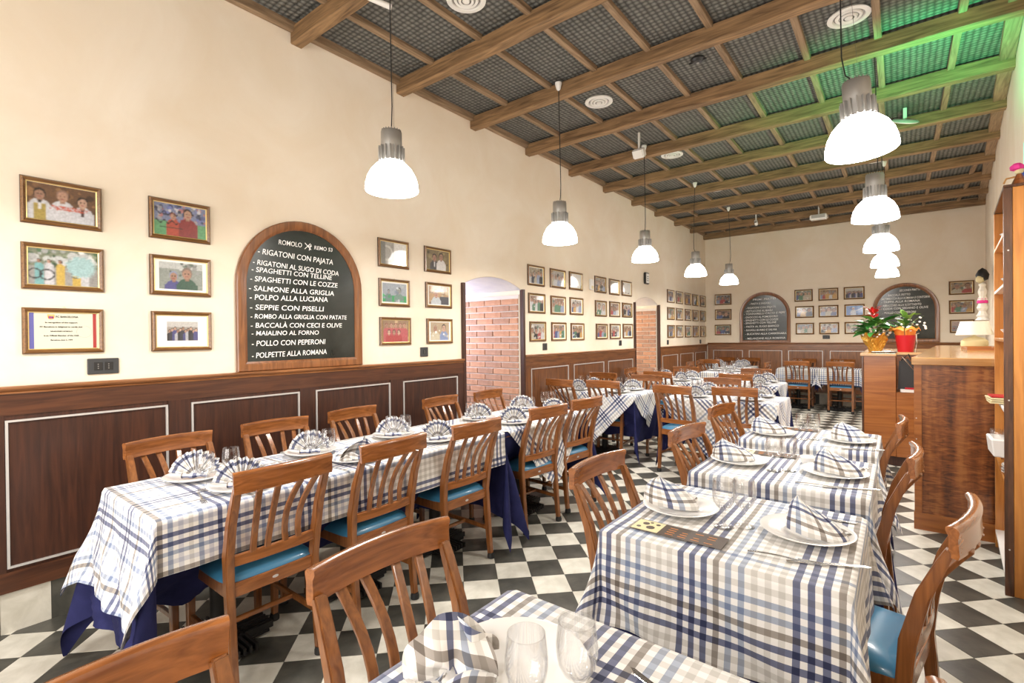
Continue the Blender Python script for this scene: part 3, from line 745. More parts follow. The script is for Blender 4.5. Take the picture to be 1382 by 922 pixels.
def sail_mesh(seed, tall=.115):
    """napkin folded to a leaning peak with a rolled tail"""
    g = random.Random(seed); vs = []; fs = []; uv = []
    n = 28; nr = 10
    for j in range(nr + 1):
        t = j / nr
        for i in range(n + 1):
            u = i / n; a = math.radians(-25 + 245 * u)
            r = (.086 * (1 - t ** 1.5) ** .75 + .006) * (1 + .09 * math.sin(3 * a + seed) + .04 * math.sin(7 * a + 2 * seed) * (1 - t))
            x = r * math.cos(a) * 1.15 + .050 * t ** 1.3; y = r * math.sin(a) * (.60 - .30 * t) - .012 + .012 * t
            z = tall * (t ** .8) * (1 - .30 * abs(u - .4)) + .004 + .012 * math.sin(2.5 * a + seed) * t * (1 - t) * 2
            vs.append((x, y, z)); uv.append((u * .30 + 3 + seed * .013, t * .17 + 3))
    for j in range(nr):
        for i in range(n): a0 = j * (n + 1) + i; fs.append((a0, a0 + 1, a0 + n + 2, a0 + n + 1))
    # two soft rolled tails lying on the plate
    for (sx, ang, ln, rr0) in ((.02, -.35, .16, .015), (-.01, .25, .14, .012)):
        b = len(vs); m_ = 14; ns = 12
        for i in range(ns + 1):
            tt = i / ns - .5; px = sx + ln * tt * math.cos(ang); py = -.055 + ln * tt * math.sin(ang) + .018 * math.sin(PI * (tt + .5))
            rr = rr0 * (1 + .35 * math.sin(tt * 9 + seed))
            for k in range(m_):
                a = 2 * PI * k / m_; vs.append((px + rr * .3 * math.cos(a), py + rr * 1.25 * math.cos(a), rr * 1.05 + rr * math.sin(a))); uv.append((tt * ln + 3, k / m_ * .10 + 3.3))
        for i in range(ns):
            for k in range(m_): a0 = b + i * m_ + k; a1 = b + i * m_ + (k + 1) % m_; fs.append((a0, a1, a1 + m_, a0 + m_))
        fs.append(tuple(b + k for k in range(m_))); fs.append(tuple(b + ns * m_ + k for k in range(m_ - 1, -1, -1)))
    return uvmesh('napkin', vs, fs, uv, 'plaidn')
def soft_mesh():
    vs = []; fs = []; uv = []
    def fan(cx, cy, R0, rotz, a0, a1, pl, amp, lean, so):
        b = len(vs); n = 44; nr = 12; c, s_ = math.cos(rotz), math.sin(rotz)
        for j in range(nr + 1):
            t = j / nr
            for i in range(n + 1):
                u = i / n; a = math.radians(a0 + (a1 - a0) * u)
                w = math.sin(pl * PI * u + .6) * amp * t ** 1.2 + .006 * math.sin(11 * u + 5 * t)
                r = .008 + R0 * t * (.74 + .34 * max(0, 1 - abs(u - .46) / .42) ** 1.2 + .05 * math.sin(5 * PI * u))
                x = -math.cos(a) * r; z = max(.004, math.sin(a) * r * (1 - .12 * t) + .010 - .012 * t * (abs(u - .5) * 2) ** 2); y = w + lean * z - .25 * R0 * math.sin(PI * t) * .4
                vs.append((cx + c * x - s_ * y, cy + s_ * x + c * y, z)); uv.append((so + x * 1.05 + .35 * y, so + .85 * z + .25 * x))
        for j in range(nr):
            for i in range(n): a_ = b + j * (n + 1) + i; fs.append((a_, a_ + 1, a_ + n + 2, a_ + n + 1))
    fan(0, 0, .108, .1, 2, 172, 3.2, .026, .30, 3.0)
    fan(.022, .055, .092, -.35, 30, 160, 2.4, .022, -.10, 3.47)
    fan(-.005, -.012, .075, .05, -6, 30, 1.5, .012, -.6, 3.2)
    for (px, py, ln, ang, rr0) in ((.01, -.035, .15, .12, .015), (.045, -.052, .10, -.25, .012), (-.05, -.03, .09, .5, .009)):
        b = len(vs); m_ = 16; ns = 16
        for i in range(ns + 1):
            tt = i / ns - .5; qx = px + ln * tt * math.cos(ang); qy = py + ln * tt * math.sin(ang) - .012 * math.cos(PI * tt)
            rr = rr0 * (1 + .3 * math.sin(tt * 8 + px * 60)) * (1 if abs(tt) < .46 else .75)
            for k in range(m_):
                a = 2 * PI * k / m_; vs.append((qx + rr * .3 * math.cos(a), qy + rr * 1.3 * math.cos(a), rr * .95 + rr * .95 * math.sin(a) + .001)); uv.append((tt * ln + 3, k / m_ * .10 + 3.3))
        for i in range(ns):
            for k in range(m_): a0_ = b + i * m_ + k; a1_ = b + i * m_ + (k + 1) % m_; fs.append((a0_, a1_, a1_ + m_, a0_ + m_))
        fs.append(tuple(b + k for k in range(m_))); fs.append(tuple(b + ns * m_ + k for k in range(m_ - 1, -1, -1)))
    return uvmesh('napkin', vs, fs, uv, 'plaidn')
FANS = [fan_mesh(1), fan_mesh(2)]; SAILS = [sail_mesh(1), sail_mesh(4), sail_mesh(6)]
def napkin(x, y, z, deg, label, kind='fan', k=0, sc=1.0):
    o = link('napkin', (FANS if kind == 'fan' else SAILS)[k % 2 if kind == 'fan' else k % 3], None, (x, y, z), math.radians(deg)); o.scale = (sc,) * 3
    return tag(o, label, 'napkin', 'folded plaid napkins')
def fork_mesh():
    q = MB(); path = [(-.095 + .135 * t, 0, .003 + .003 * math.sin(PI * t)) for t in np.linspace(0, 1, 8)]
    q.sweep(path, lambda t: [(-.005 + .002 * t, -.001), (.005 - .002 * t, -.001), (.005 - .002 * t, .001), (-.005 + .002 * t, .001)])
    q.box((.05, 0, .004), (.026, .020, .0018))
    for k in range(4): q.box((.078, -.0085 + k * .0057, .0045), (.038, .0026, .0016))
    return q.mesh('fork', M['steel'], bevel=0)
def knife_mesh():
    q = MB(); q.prism([(-.11, -.006), (-.11, .006), (.0, .005), (.01, .009), (.09, .008), (.11, .0), (.10, -.006), (.01, -.006)], .001, .0035, 'Z'); return q.mesh('knife', M['steel'], bevel=.0008)
FK, KN = fork_mesh(), knife_mesh()
def cutlery(kind, x, y, deg, label, z=.7605):
    o = link(kind, FK if kind == 'fork' else KN, None, (x, y, z), math.radians(deg)); return tag(o, label, 'cutlery', 'steel cutlery')
def seat(px, py, deg, where, kind='fan', k=0, nap=(0, 0), sc=1, psc=1, z=.761, nd=None):
    plate(px, py, 'white plate, ' + where, z, psc)
    napkin(px + nap[0], py + nap[1], z + .0065, deg if nd is None else nd, 'plaid %s, %s' % ('fan napkin' if kind == 'fan' else 'peaked napkin', where), kind, k, sc)

# long left row: five places on each side
ys_a = [1.0, 1.575, 2.17, 2.95, 3.50]; ys_w = [.925, 1.50, 2.08, 2.91, 3.51]
for k in range(5):
    seat(1.13, ys_a[k] - .03, 62 + R_.uniform(-8, 8), 'aisle side of long left table, %s from camera' % ORD[k], 'fan' if k != 1 else 'sail', k, z=.765 if k in (1, 2) else .7605)
    seat(.80 if k < 4 else .78, ys_w[k] - .02, 50 + R_.uniform(-8, 8), 'wall side of long left table, %s from camera' % ORD[k], 'fan', k + 1, z=.765 if k in (1, 2) else .7605)
for k, (xa, ya, xb, yb2) in enumerate([(1.03, .86, 1.02, .97), (.95, 1.40, 1.0, 1.47), (.93, 1.94, .97, 2.02), (.93, 2.66, 1.0, 2.62), (1.0, 3.17, 1.06, 3.24), (.95, 3.60, .98, 3.67)]):
    w = ['near end', 'second pair', 'third pair', 'by the cloth seam', 'before the far corner', 'far end'][k]
    zz = .765 if k in (1, 2) else .7605
    glass(xa, ya, 'wine glass on long left table, left of pair, ' + w, zz); glass(xb, yb2, 'wine glass on long left table, right of pair, ' + w, zz)
cutlery('fork', 1.15, .80, -12, 'steel fork at the near end of the long left table'); cutlery('fork', 1.08, 1.20, -10, 'steel fork by the second place of the long left table')
# glass dish
def dish(x, y, label, z=.765):
    q = MB(); q.lathe([(0, 0), (.035, 0), (.045, .018), (.050, .030), (.047, .030), (.042, .018), (.033, .005), (0, .005)], n=24)
    tag(q.build('glass_dish', M['glass'], None, (x, y, z), smooth=True), label, 'dish')
dish(.99, 1.22, 'small cut-glass dish in the middle of the long left table', .7655); dish(.93, 2.83, 'small glass dish on the far left table near the brick arch', .7605)

# right row
plate(2.84, .755, 'white plate in the lower middle on the bottom-edge table', .761, 1.08)
tag(link('napkin', soft_mesh(), None, (2.765, .655, .768), math.radians(44)), 'large plaid napkin in the lower middle, gathered in soft fans on the plate', 'napkin', 'folded plaid napkins')
glass(2.945, .655, 'large foreground wine glass, left one of the pair on the bottom-edge table', sc=1.0); glass(2.995, .735, 'large foreground wine glass, right one of the pair on the bottom-edge table', sc=1.0)
cutlery('knife', 3.12, .86, 160, 'steel knife on the bottom-edge table at the lower edge of the picture'); 
for k, (yy, w) in enumerate([(1.83, 'nearest right-hand table'), (2.69, 'second right-hand table'), (3.56, 'third right-hand table')]):
    seat(2.79, yy, 35, 'left place of the ' + w, 'sail', k, (-.03, .0), .95, nd=200 if k else 190)
    seat(3.20, yy + .01, -25, 'right place of the ' + w, 'sail', k + 1, (.015, .0), .95, nd=150 + 12 * k)
    glass(2.965, yy - .075, 'stemmed wine glass, left one of the pair on the ' + w); glass(3.02, yy - .03, 'stemmed wine glass, right one of the pair on the ' + w)
    cutlery('fork', 3.17, yy - .22, 8, 'steel fork on the ' + w); cutlery('knife', 3.28, yy - .19, 25, 'steel knife on the ' + w)
    cutlery('knife', 3.22, yy + .20, 10, 'steel knife beyond the plate on the ' + w)
    mn = thing('menu_card', 'dark brown menu strip with a cream emblem lying on the ' + w, 'menu', (2.86, [1.605, 2.96, 3.83][k] if k else 1.605, .7625), [-.0, .06, .1][k], 'dark menu strips')
    q = MB(); q.b2(-.15, .15, -.048, .048, 0, .0012); q.build('card', M['menu'], mn)
    q = MB(); q.b2(-.148, -.055, -.044, .044, .0012, .0018); e_ = q.build('printed_emblem', M['cream'], mn)
    q = MB()
    for (a, b_, r0) in [(-.115, .015, .012), (-.09, -.012, .015), (-.128, -.02, .008), (-.075, .022, .008), (-.10, .03, .006)]: q.lathe([(0, .0), (r0, .0), (r0, .0005), (0, .0005)], (a, b_, .0018), 9)
    q.build('dark_print', M['menu'], mn)
    q = MB()
    for i in range(4):
        for j in range(4):
            if (i + j) % 5 != 4: q.box((-.02 + i * .042, -.030 + j * .018, .0016), (.026 - .004 * ((i * j) % 3), .0035, .0006))
    q.build('printed_lines', M['orange_ink'], mn)
q = MB(); q.lathe([(0, 0), (.026, 0), (.034, .022), (.036, .034), (.030, .040), (0, .042)], n=24)
tag(q.build('sugar_bowl', M['china'], None, (3.075, 2.86, .7605), smooth=True), 'small round white lidded cup left of the second right-hand plate', 'cup')
# middle and far tables
def far_setting(rc, nseat, w, seed):
    g = random.Random(seed)
    x0, x1, y0, y1 = rc
    for i in range(nseat):
        x = x0 + (x1 - x0) * (i + .5) / nseat
        side = ['left', 'right'][i] if nseat == 2 else 'middle'
        seat(x, y0 + .16, 180 + g.uniform(-25, 25), 'near side, %s place of the %s' % (side, w), 'fan', i, (0, 0), 1.0)
        seat(x + .03, y1 - .16, g.uniform(-25, 25), 'far side, %s place of the %s' % (side, w), 'fan', i + 1, (0, 0), 1.0)
        glass(x - .06, (y0 + y1) / 2, 'wine glass on %s, left of the %s pair' % (w, side)); glass(x + .03, (y0 + y1) / 2 + .03, 'wine glass on %s, right of the %s pair' % (w, side))
for (nm, rc, lb) in FAR:
    if nm == 'P':
        for k, y in enumerate((9.2, 9.75)):
            seat(.83, y, -90, 'wall side, %s place of %s' % (ORD[k], lb), 'fan', k); seat(1.15, y, 90, 'aisle side, %s place of the %s' % (ORD[k], lb), 'fan', k + 1)
            glass(.98, y - .06, 'wine glass on the %s, nearer glass, %s pair' % (lb, ORD[k])); glass(1.0, y + .03, 'wine glass on the %s, farther glass, %s pair' % (lb, ORD[k]))
    elif nm[0] == 'F': far_setting(rc, 1, lb, 5)
    else: far_setting(rc, 2, lb, 9)

# ------------------------------------------------------------------ framed photographs
SKIN = [(.62, .36, .24), (.70, .44, .31), (.50, .28, .18)]
CLO = [(.70, .70, .72), (.05, .06, .10), (.10, .14, .34), (.55, .08, .08), (.62, .55, .42), (.12, .30, .18), (.03, .03, .03), (.35, .42, .60), (.75, .45, .12)]
def paint(nx, ny, kind, seed):
    """a small colour field: faces, shirts, backgrounds - returned as (ny+1, nx+1, 3)"""
    g = np.random.RandomState(seed); X, Y = np.meshgrid(np.linspace(0, 1, nx + 1), np.linspace(0, 1, ny + 1)); asp = 1.4
    X = X * asp
    def blot(n, cs, r0, r1, y0=0, y1=1):
        for _ in range(n):
            c = cs[g.randint(len(cs))]; x, y, r = g.uniform(0, asp), g.uniform(y0, y1), g.uniform(r0, r1)
            img[((X - x) ** 2 + (Y - y) ** 2) < r * r] = np.array(c) * g.uniform(.6, 1.3)
    img = np.zeros(X.shape + (3,))
    def person(x, y, s, shirt, hair=(.03, .02, .015), skin=None, vest=None, tie=None):
        skin = skin or SKIN[g.randint(3)]
        body = (np.abs(X - x) < s * (1.25 + .5 * np.clip((y - Y) / (2 * s), 0, 1))) & (Y < y - s * .95)
        rnd_ = ((X - x) / (1.55 * s)) ** 2 + ((Y - (y - 2.4 * s)) / (1.5 * s)) ** 2 < 1
        img[(body & (Y < y - 2.0 * s)) | rnd_] = shirt
        if vest: img[(np.abs(X - x) < s * .85) & (Y < y - 1.9 * s)] = vest
        if vest or tie: img[(np.abs(X - x) < s * .25 * np.clip((y - 1.0 * s - Y) * 0 + 1, 0, 1)) & (Y < y - 1.3 * s) & (Y > y - 2.9 * s)] = (.8, .8, .8) if vest else tie
        img[(np.abs(X - x) < s * .35) & (np.abs(Y - (y - .95 * s)) < s * .4)] = np.array(skin) * .75
        img[((X - x) / (.86 * s)) ** 2 + ((Y - y - .12 * s) / (1.12 * s)) ** 2 < 1] = hair
        img[((X - x) / (.72 * s)) ** 2 + ((Y - y + .12 * s) / (.98 * s)) ** 2 < 1] = skin
        for e in (-.28, .28): img[((X - x - e * s) ** 2 + (Y - y - .05 * s) ** 2) < (.13 * s) ** 2] = (.06, .03, .02)
        img[(np.abs(X - x) < .28 * s) & (np.abs(Y - y + .52 * s) < .09 * s)] = (.45, .10, .09)
    if kind == 'three_men':
        img[:] = (.22, .11, .05); blot(40, [(.42, .22, .08), (.16, .08, .04), (.30, .15, .06)], .03, .12)
        person(.24, .70, .14, (.75, .76, .80), vest=(.55, .42, .07)); person(.70, .72, .15, (.74, .75, .80), hair=(.40, .24, .17)); person(1.12, .62, .14, (.72, .74, .80), tie=(.10, .05, .05))
        for k in range(5): img[(np.abs(Y - .38 - .05 * np.sin(X * 26 + k)) < .012) & (X > .42 + .04 * k) & (X < 1.28 - .05 * k) & (np.abs(np.sin(X * 40 + k)) > .4)] = (.75, .13, .06)
        img[((X - .24) ** 2 + (Y - .50) ** 2) < .0012] = (.02, .02, .02)
    elif kind == 'cyclists':
        img[:] = (.40, .39, .37); img[Y > .5] = (.26, .30, .20); blot(40, [(.10, .22, .10), (.30, .36, .24), (.55, .58, .56)], .03, .10, .55, 1); blot(12, [(.70, .72, .72)], .04, .14, .6, 1)
        for x in (.2, .4, .62, .95, 1.12): person(x, .66, .05, [(.72, .50, .06), (.66, .66, .70), (.20, .5, .52)][g.randint(3)])
        for x, y, r in ((.12, .30, .13), (.36, .28, .14), (.95, .33, .10)):
            d = np.sqrt((X - x) ** 2 + (Y - y) ** 2); img[np.abs(d - r) < .016] = (.05, .05, .05)
        img[((X - 1.05) / .35) ** 2 + ((Y - .55) / .35) ** 2 < g.uniform(.5, 1.0, X.shape)] = (.42, .66, .68)
    elif kind == 'player':
        img[:] = (.16, .48, .22); img[Y > .45] = (.25, .30, .50); blot(70, [(.5, .2, .2), (.6, .6, .65), (.2, .25, .6), (.08, .1, .2)], .03, .07, .5, 1)
        person(.50, .62, .10, (.60, .08, .03), hair=(.4, .08, .03)); person(.90, .74, .15, (.36, .03, .03)); 
        for yy in (.70, .42): img[(np.abs(Y - yy - .05 * np.sin(X * 30)) < .02) & (X < .62) & (X > .04)] = (.02, .02, .03)
        img[(np.abs(Y - .26) < .012) & (X > .15) & (X < .75)] = (.02, .05, .02)
    elif kind == 'two_fans':
        img[:] = (.36, .40, .36); img[Y > .75] = (.62, .64, .62); blot(20, [(.20, .26, .22), (.5, .52, .5)], .03, .09, .5, 1)
        person(.45, .48, .16, (.10, .10, .36), hair=(.30, .36, .55)); person(.88, .60, .20, (.04, .14, .09), hair=(.30, .22, .18))
    elif kind == 'crowd':
        img[:] = (.42, .38, .33); img[Y > .72] = (.62, .60, .57)
        for k in range(11): person(.12 + k * .12, .5 + .14 * ((k * 7) % 3) / 2, .075, [(.03, .03, .04), (.05, .05, .08), (.08, .08, .3), (.5, .5, .55)][k % 4])
    elif kind == 'glare':
        img[:] = (.50, .49, .45); img[X > .72] = (.92, .92, .88); img[(np.abs(((X - .3) ** 2 + (Y - .5) ** 2) - .10) < .03)] = (.75, .74, .70); img[X < .25] = (.30, .30, .28)  # bright reflection of the picture glass painted into the print colours
    elif kind == 'green':
        img[:] = (.42, .48, .55); img[Y < .35] = (.02, .48, .14); person(.95, .62, .16, (.20, .36, .30), skin=(.42, .48, .44)); person(.35, .55, .10, (.18, .32, .30), skin=(.4, .42, .44)); blot(14, [(.6, .65, .7), (.25, .32, .4), (.05, .5, .2)], .04, .1)
    elif kind == 'red_group':
        img[:] = (.40, .24, .13); blot(10, [(.55, .38, .2)], .05, .1)
        for x in (.22, .46, .70, .94, 1.16): person(x, .76, .10, (.62, .10, .12), hair=(.25, .04, .03))
        for x in (.34, .60, .86): person(x, .45, .10, (.55, .04, .05))
    elif kind == 'waiter':
        img[:] = (.30, .22, .10); blot(20, [(.45, .36, .16), (.18, .14, .06)], .04, .12); person(.48, .62, .16, (.08, .07, .07), vest=(.06, .05, .05)); person(.90, .70, .17, (.80, .78, .76))
    elif kind == 'woman':
        img[:] = (.60, .38, .18); blot(20, [(.75, .62, .4), (.30, .18, .1)], .04, .14); img[(X > .75) & (Y < .45)] = (.08, .09, .12); person(.5, .62, .2, (.62, .68, .72), hair=(.42, .20, .06))
    elif kind == 'toast':
        img[:] = (.55, .42, .26); img[Y < .3] = (.75, .66, .42); person(.35, .66, .2, (.70, .62, .45), hair=(.5, .42, .3)); person(1.0, .68, .18, (.25, .35, .62)); blot(8, [(.85, .85, .8)], .03, .08, .2, .6)
    elif kind == 'sea':
        img[:] = (.36, .33, .36); img[Y > .55] = (.55, .42, .38); img[(np.abs(X - .75) < .03) & (Y > .3) & (Y < .75)] = (.12, .08, .08); blot(6, [(.5, .2, .12)], .04, .08, .2, .4)
    elif kind == 'sky':
        img[:] = (.05, .22, .62); blot(14, [(.10, .35, .75), (.03, .14, .45)], .06, .15); person(.6, .7, .13, (.55, .6, .7), hair=(.6, .6, .6)); img[(np.abs(Y - X * .5 - .05) < .03) & (X > .3)] = (.7, .7, .75)
    elif kind == 'bright':
        img[:] = (.88, .87, .82); blot(10, [(.30, .22, .14), (.5, .42, .3)], .04, .09, 0, .18); img[(X < .2) & (Y > .75)] = (.35, .3, .25)
    else:
        bgs = [(.45, .30, .16), (.30, .32, .36), (.55, .50, .44), (.20, .26, .20), (.50, .42, .28), (.36, .20, .12)]
        img[:] = bgs[g.randint(6)]; blot(26, [bgs[g.randint(6)], bgs[g.randint(6)], (.12, .09, .07), (.75, .72, .66)], .03, .13)
        n = g.randint(2, 6); s = .34 / n + .06
        for k in range(n): person(asp * (k + .5 + g.uniform(-.12, .12)) / n, .62 + g.uniform(-.1, .12), s, CLO[g.randint(len(CLO))], hair=[(.03, .02, .015), (.12, .06, .03), (.3, .3, .3)][g.randint(3)])
        if g.rand() < .6: blot(4, [(.8, .78, .72)], .04, .08, 0, .3)
    img = img * g.uniform(.80, 1.20, X.shape)[..., None]
    gy = np.mean(img, 2, keepdims=True); img = gy + (img - gy) * .82
    p = np.pad(img, ((1, 1), (1, 1), (0, 0)), 'edge'); img = .46 * img + .135 * (p[:-2, 1:-1] + p[2:, 1:-1] + p[1:-1, :-2] + p[1:-1, 2:])
    return np.clip(np.power(np.clip(img, 0, 1), 1.15) * .74, 0, 1)
def photo_mesh(w, h, kind, seed, nx, ny):
    img = paint(nx, ny, kind, seed)
    X, Z = np.meshgrid(np.linspace(-w / 2, w / 2, nx + 1), np.linspace(-h / 2, h / 2, ny + 1))
    me = bpy.data.meshes.new('photograph')
    a = (np.arange(ny)[:, None] * (nx + 1) + np.arange(nx)[None]).ravel()
    me.from_pydata(np.stack([X.ravel(), 0 * X.ravel(), Z.ravel()], 1).tolist(), [], np.stack([a, a + 1, a + nx + 2, a + nx + 1], 1).tolist())
    at = me.color_attributes.new('Col', 'FLOAT_COLOR', 'POINT')
    at.data.foreach_set('color', np.concatenate([img.reshape(-1, 3), np.ones(((nx + 1) * (ny + 1), 1))], 1).ravel().astype(np.float32))
    me.materials.append(M['photo']); return me
_frames = {}
def frame_meshes(w, h, fw, mw):
    k = (round(w, 3), round(h, 3), fw, mw)
    if k in _frames: return _frames[k]
    def ring(hw, hh, pts):      # mitred ring from a profile (inset, forward)
        vs = []; fs = []; n = len(pts)
        for sx, sz in ((-1, -1), (1, -1), (1, 1), (-1, 1)):
            for i, f in pts: vs.append((sx * (hw - i), -f, sz * (hh - i)))
        for c in range(4):
            for j in range(n):
                a0 = c * n + j; a1 = c * n + (j + 1) % n; d = ((c + 1) % 4) * n
                fs.append((a0, a1, d + (j + 1) % n, d + j))
        return vs, fs
    q = MB(); q.add(*ring(w / 2, h / 2, [(0, 0), (0, .012), (.003, .016), (fw * .45, .022), (fw * .8, .015), (fw, .012), (fw, 0)])); m1 = q.mesh('moulding', M['frame'])
    q = MB(); q.add(*ring(w / 2 - fw, h / 2 - fw, [(0, 0), (0, .013), (.004, .011), (.004, 0)])); m2 = q.mesh('gold_fillet', M['gold'])
    q = MB(); q.b2(-w / 2 + fw, w / 2 - fw, -.006, -.001, -h / 2 + fw, h / 2 - fw); m3 = q.mesh('mount_board', M['mat'])
    q = MB(); q.add(*ring(w / 2 + .0012, h / 2 + .0012, [(0, 0), (0, .009), (.0022, .0095), (.0022, 0)])); m4 = q.mesh('frame_edge', M['frame_dark'])
    _frames[k] = (m1, m2, m3, m4); return _frames[k]
HOOK = MB().tube([(-.006, 0, 0), (0, 0, .010), (.006, 0, 0)], .0012, 6).mesh('hanging_hook', M['gold'])
def framed(loc, rz, w, h, kind, seed, label, near, grp, mw=.0, mh=None, tilt=0):
    r = thing('picture_frame', label, 'picture', loc, rz, grp); r.rotation_euler = (0, tilt, rz)
    fw = .020
    for nm, me in zip(('moulding', 'gold_fillet', 'mount_board', 'frame_edge'), frame_meshes(w, h, fw, 0)): link(nm, me, r)
    pw, ph = w - 2 * fw - .008 - 2 * mw, h - 2 * fw - .008 - 2 * (mh if mh is not None else mw)
    nx, ny = (64, 44) if near == 2 else ((40, 28) if near == 1 else (22, 15))
    if kind != 'certificate': link('photograph', photo_mesh(pw, ph, kind, seed, nx, ny), r, (0, -.0066, 0))
    if near: link('hanging_hook', HOOK, r, (0, -.004, h / 2))
    return r
LF = [(.42,.735,2.015,2.247),(.42,.74,1.685,1.916),(.42,.735,1.358,1.589),(.95,1.27,2.02,2.257),(.95,1.27,1.688,1.921),(.955,1.27,1.356,1.589),
 (2.54,2.865,2.021,2.26),(2.545,2.87,1.689,1.921),(2.55,2.88,1.357,1.593),(3.05,3.385,2.027,2.261),(3.06,3.39,1.696,1.929),(3.07,3.395,1.36,1.592),
 (4.64,4.98,2.022,2.266),(4.65,4.99,1.693,1.931),(4.67,5.0,1.357,1.594),(5.11,5.46,2.029,2.268),(5.12,5.46,1.692,1.926),(5.13,5.47,1.359,1.592),
 (5.56,5.9,2.034,2.272),(5.57,5.91,1.7,1.931),(5.59,5.93,1.357,1.588),(6.25,6.59,2.041,2.277),(6.26,6.6,1.696,1.927),(6.28,6.62,1.365,1.589),
 (6.7,7.03,2.036,2.275),(6.7,7.04,1.701,1.933),(6.71,7.05,1.364,1.594),(7.12,7.47,2.044,2.281),(7.13,7.48,1.704,1.933),(7.15,7.5,1.371,1.6)]
for a in (9.04, 9.51, 10.0, 10.48, 10.98):
    for z0, z1 in ((2.028, 2.275), (1.703, 1.939), (1.361, 1.603)): LF.append((a, a + .36, z0, z1))
ROW = ['top', 'middle', 'bottom']
spec = ['three_men', 'cyclists', 'certificate', 'player', 'two_fans', 'crowd', 'glare', 'green', 'red_group', 'waiter', 'woman', 'toast']
labs = ['signed photo of three men in white shirts, one yellow-vested, leftmost top frame', 'framed photo of cyclists on a road, leftmost middle frame', 'framed cream football club certificate, leftmost bottom frame',
        'signed photo of a player in dark red, top frame left of large chalkboard', 'photo of two people, one capped, middle frame left of large chalkboard', 'small crowd photo in wide white mount, bottom frame left of large chalkboard',
        'grey photo with a bright painted-in reflection, top frame just right of large chalkboard', 'photo with green lower edge, middle frame just right of large chalkboard', 'photo of a group in red, bottom frame just right of large chalkboard',
        'photo of a waiter and man in white, top frame left of first arch', 'photo of a fair-haired person at a counter, middle frame left of first arch', 'photo of two people at a table, bottom frame left of first arch']
for k, (a, c, z0, z1) in enumerate(LF):
    w, h = c - a, z1 - z0
    if k < 12:
        mw, mh = {4: (.022, .012), 5: (.052, .035), 7: (.012, .012), 10: (.015, .008), 11: (.02, .008)}.get(k, (.001, .001))
        f = framed((.002, (a + c) / 2, (z0 + z1) / 2), PI / 2, w, h, spec[k], k + 1, labs[k], 2, 'walnut-framed pictures on the left wall', mw, mh)
        if k == 2: CERT = f
    else:
        j = k - 12; col = j // 3; row = ROW[j % 3]
        if col < 6:
            lb = 'small framed photo between the brick arches, %s row, %s column from left' % (row, ORD[col]); near = 1; kind = 'bright' if k in (18, 27) else 'any'
        else: lb = 'small framed photo right of the far arch, %s row, %s column from arch' % (row, ORD[col - 6]); near = 0; kind = 'any'
        g_ = random.Random(k); mw = g_.choice([.001, .012, .02])
        framed((.002, (a + c) / 2, (z0 + z1) / 2), PI / 2, w, h, kind, 100 + k, lb, near, 'walnut-framed pictures on the left wall', mw, mw * .5)
BFr = [(.205,.55),(.205,.55),(.2,.54),(1.76,2.08),(1.77,2.10),(1.78,2.1),(2.18,2.51),(2.18,2.51),(2.19,2.52),(2.6,2.93),(2.61,2.93),(2.61,2.93),(4.14,4.47),(4.14,4.47),(4.15,4.47)]
bz = [(2.065, 2.303), (1.733, 1.967), (1.398, 1.627)]
for k, (a, c) in enumerate(BFr):
    z0, z1 = bz[k % 3]; xm = (a + c) / 2; col = k // 3
    pos = ['left of the far left chalkboard', 'first column between the back chalkboards', 'second column between the back chalkboards', 'third column between the back chalkboards', 'right of the far right chalkboard'][col]
    kind = {10: 'sky', 14: 'sea', 9: 'crowd'}.get(k, 'any')
    pre = {10: 'bright blue photo', 14: 'grey boat photo'}.get(k, 'photo')
    framed((xm, yb(xm) - .003, (z0 + z1) / 2), BR, c - a, z1 - z0, kind, 300 + k, 'framed %s on back wall, %s row, %s' % (pre, ROW[k % 3], pos), 1, 'walnut-framed pictures on the back wall', .004, .004)

# ------------------------------------------------------------------ lettering
def lettering(name, text, size, mat, parent, loc, rot=(PI / 2, 0, 0), width=None, bold=0, shear=0, align='LEFT', depth=.0008):
    cu = bpy.data.curves.new(name, 'FONT'); cu.body = text; cu.size = size; cu.offset = bold; cu.shear = shear; cu.align_x = align; cu.extrude = depth; cu.resolution_u = 3
    t = bpy.data.objects.new('t', cu); COL.objects.link(t); bpy.context.view_layer.update()
    me = bpy.data.meshes.new_from_object(t.evaluated_get(bpy.context.evaluated_depsgraph_get())); me.name = name
    wd = t.dimensions.x; bpy.data.objects.remove(t); me.materials.clear(); me.materials.append(mat)
    o = link(name, me, parent, loc); o.rotation_euler = rot
    if width and wd > 0: o.scale = (width / wd, 1, 1)
    return o
# certificate print
cw, chh = .315 - .048, .231 - .048
def cbox(nm, x0, x1, z0, z1, mat, yo=-.0066): q = MB(); q.b2(x0, x1, yo - .0006, yo, z0, z1); return q.build(nm, mat, CERT)
cbox('certificate_sheet', -cw / 2, cw / 2, -chh / 2, chh / 2, plain('certificate_paper', (.60, .59, .48), .5, coat=.3), -.0062)
cbox('blue_band', -cw / 2, -cw / 2 + .018, -chh / 2, chh / 2, plain('certificate_blue', (.10, .10, .34), .5, coat=.6))
cbox('red_band', cw / 2 - .020, cw / 2 - .006, -chh / 2, chh / 2, plain('certificate_red', (.34, .03, .03), .5, coat=.6))
ink = plain('certificate_ink', (.03, .025, .02), .8)
for i, (tx, sz, wd) in enumerate([('FC BARCELONA', .013, .088), ('In recognition of the support', .009, .125), ('FC Barcelona is delighted to certify that', .009, .165), ('SANGUINEO ROMOLO', .008, .085), ('is an Official Member of the Club', .009, .135), ('Barcelona, June 2, 1999', .008, .085)]):
    lettering('certificate_print', tx, sz, ink, CERT, (-wd / 2 - .012 + (.022 if i == 0 else 0), -.0074, .068 - i * .0225 - (.006 if i else 0)), width=wd, depth=.0001, bold=.00035)
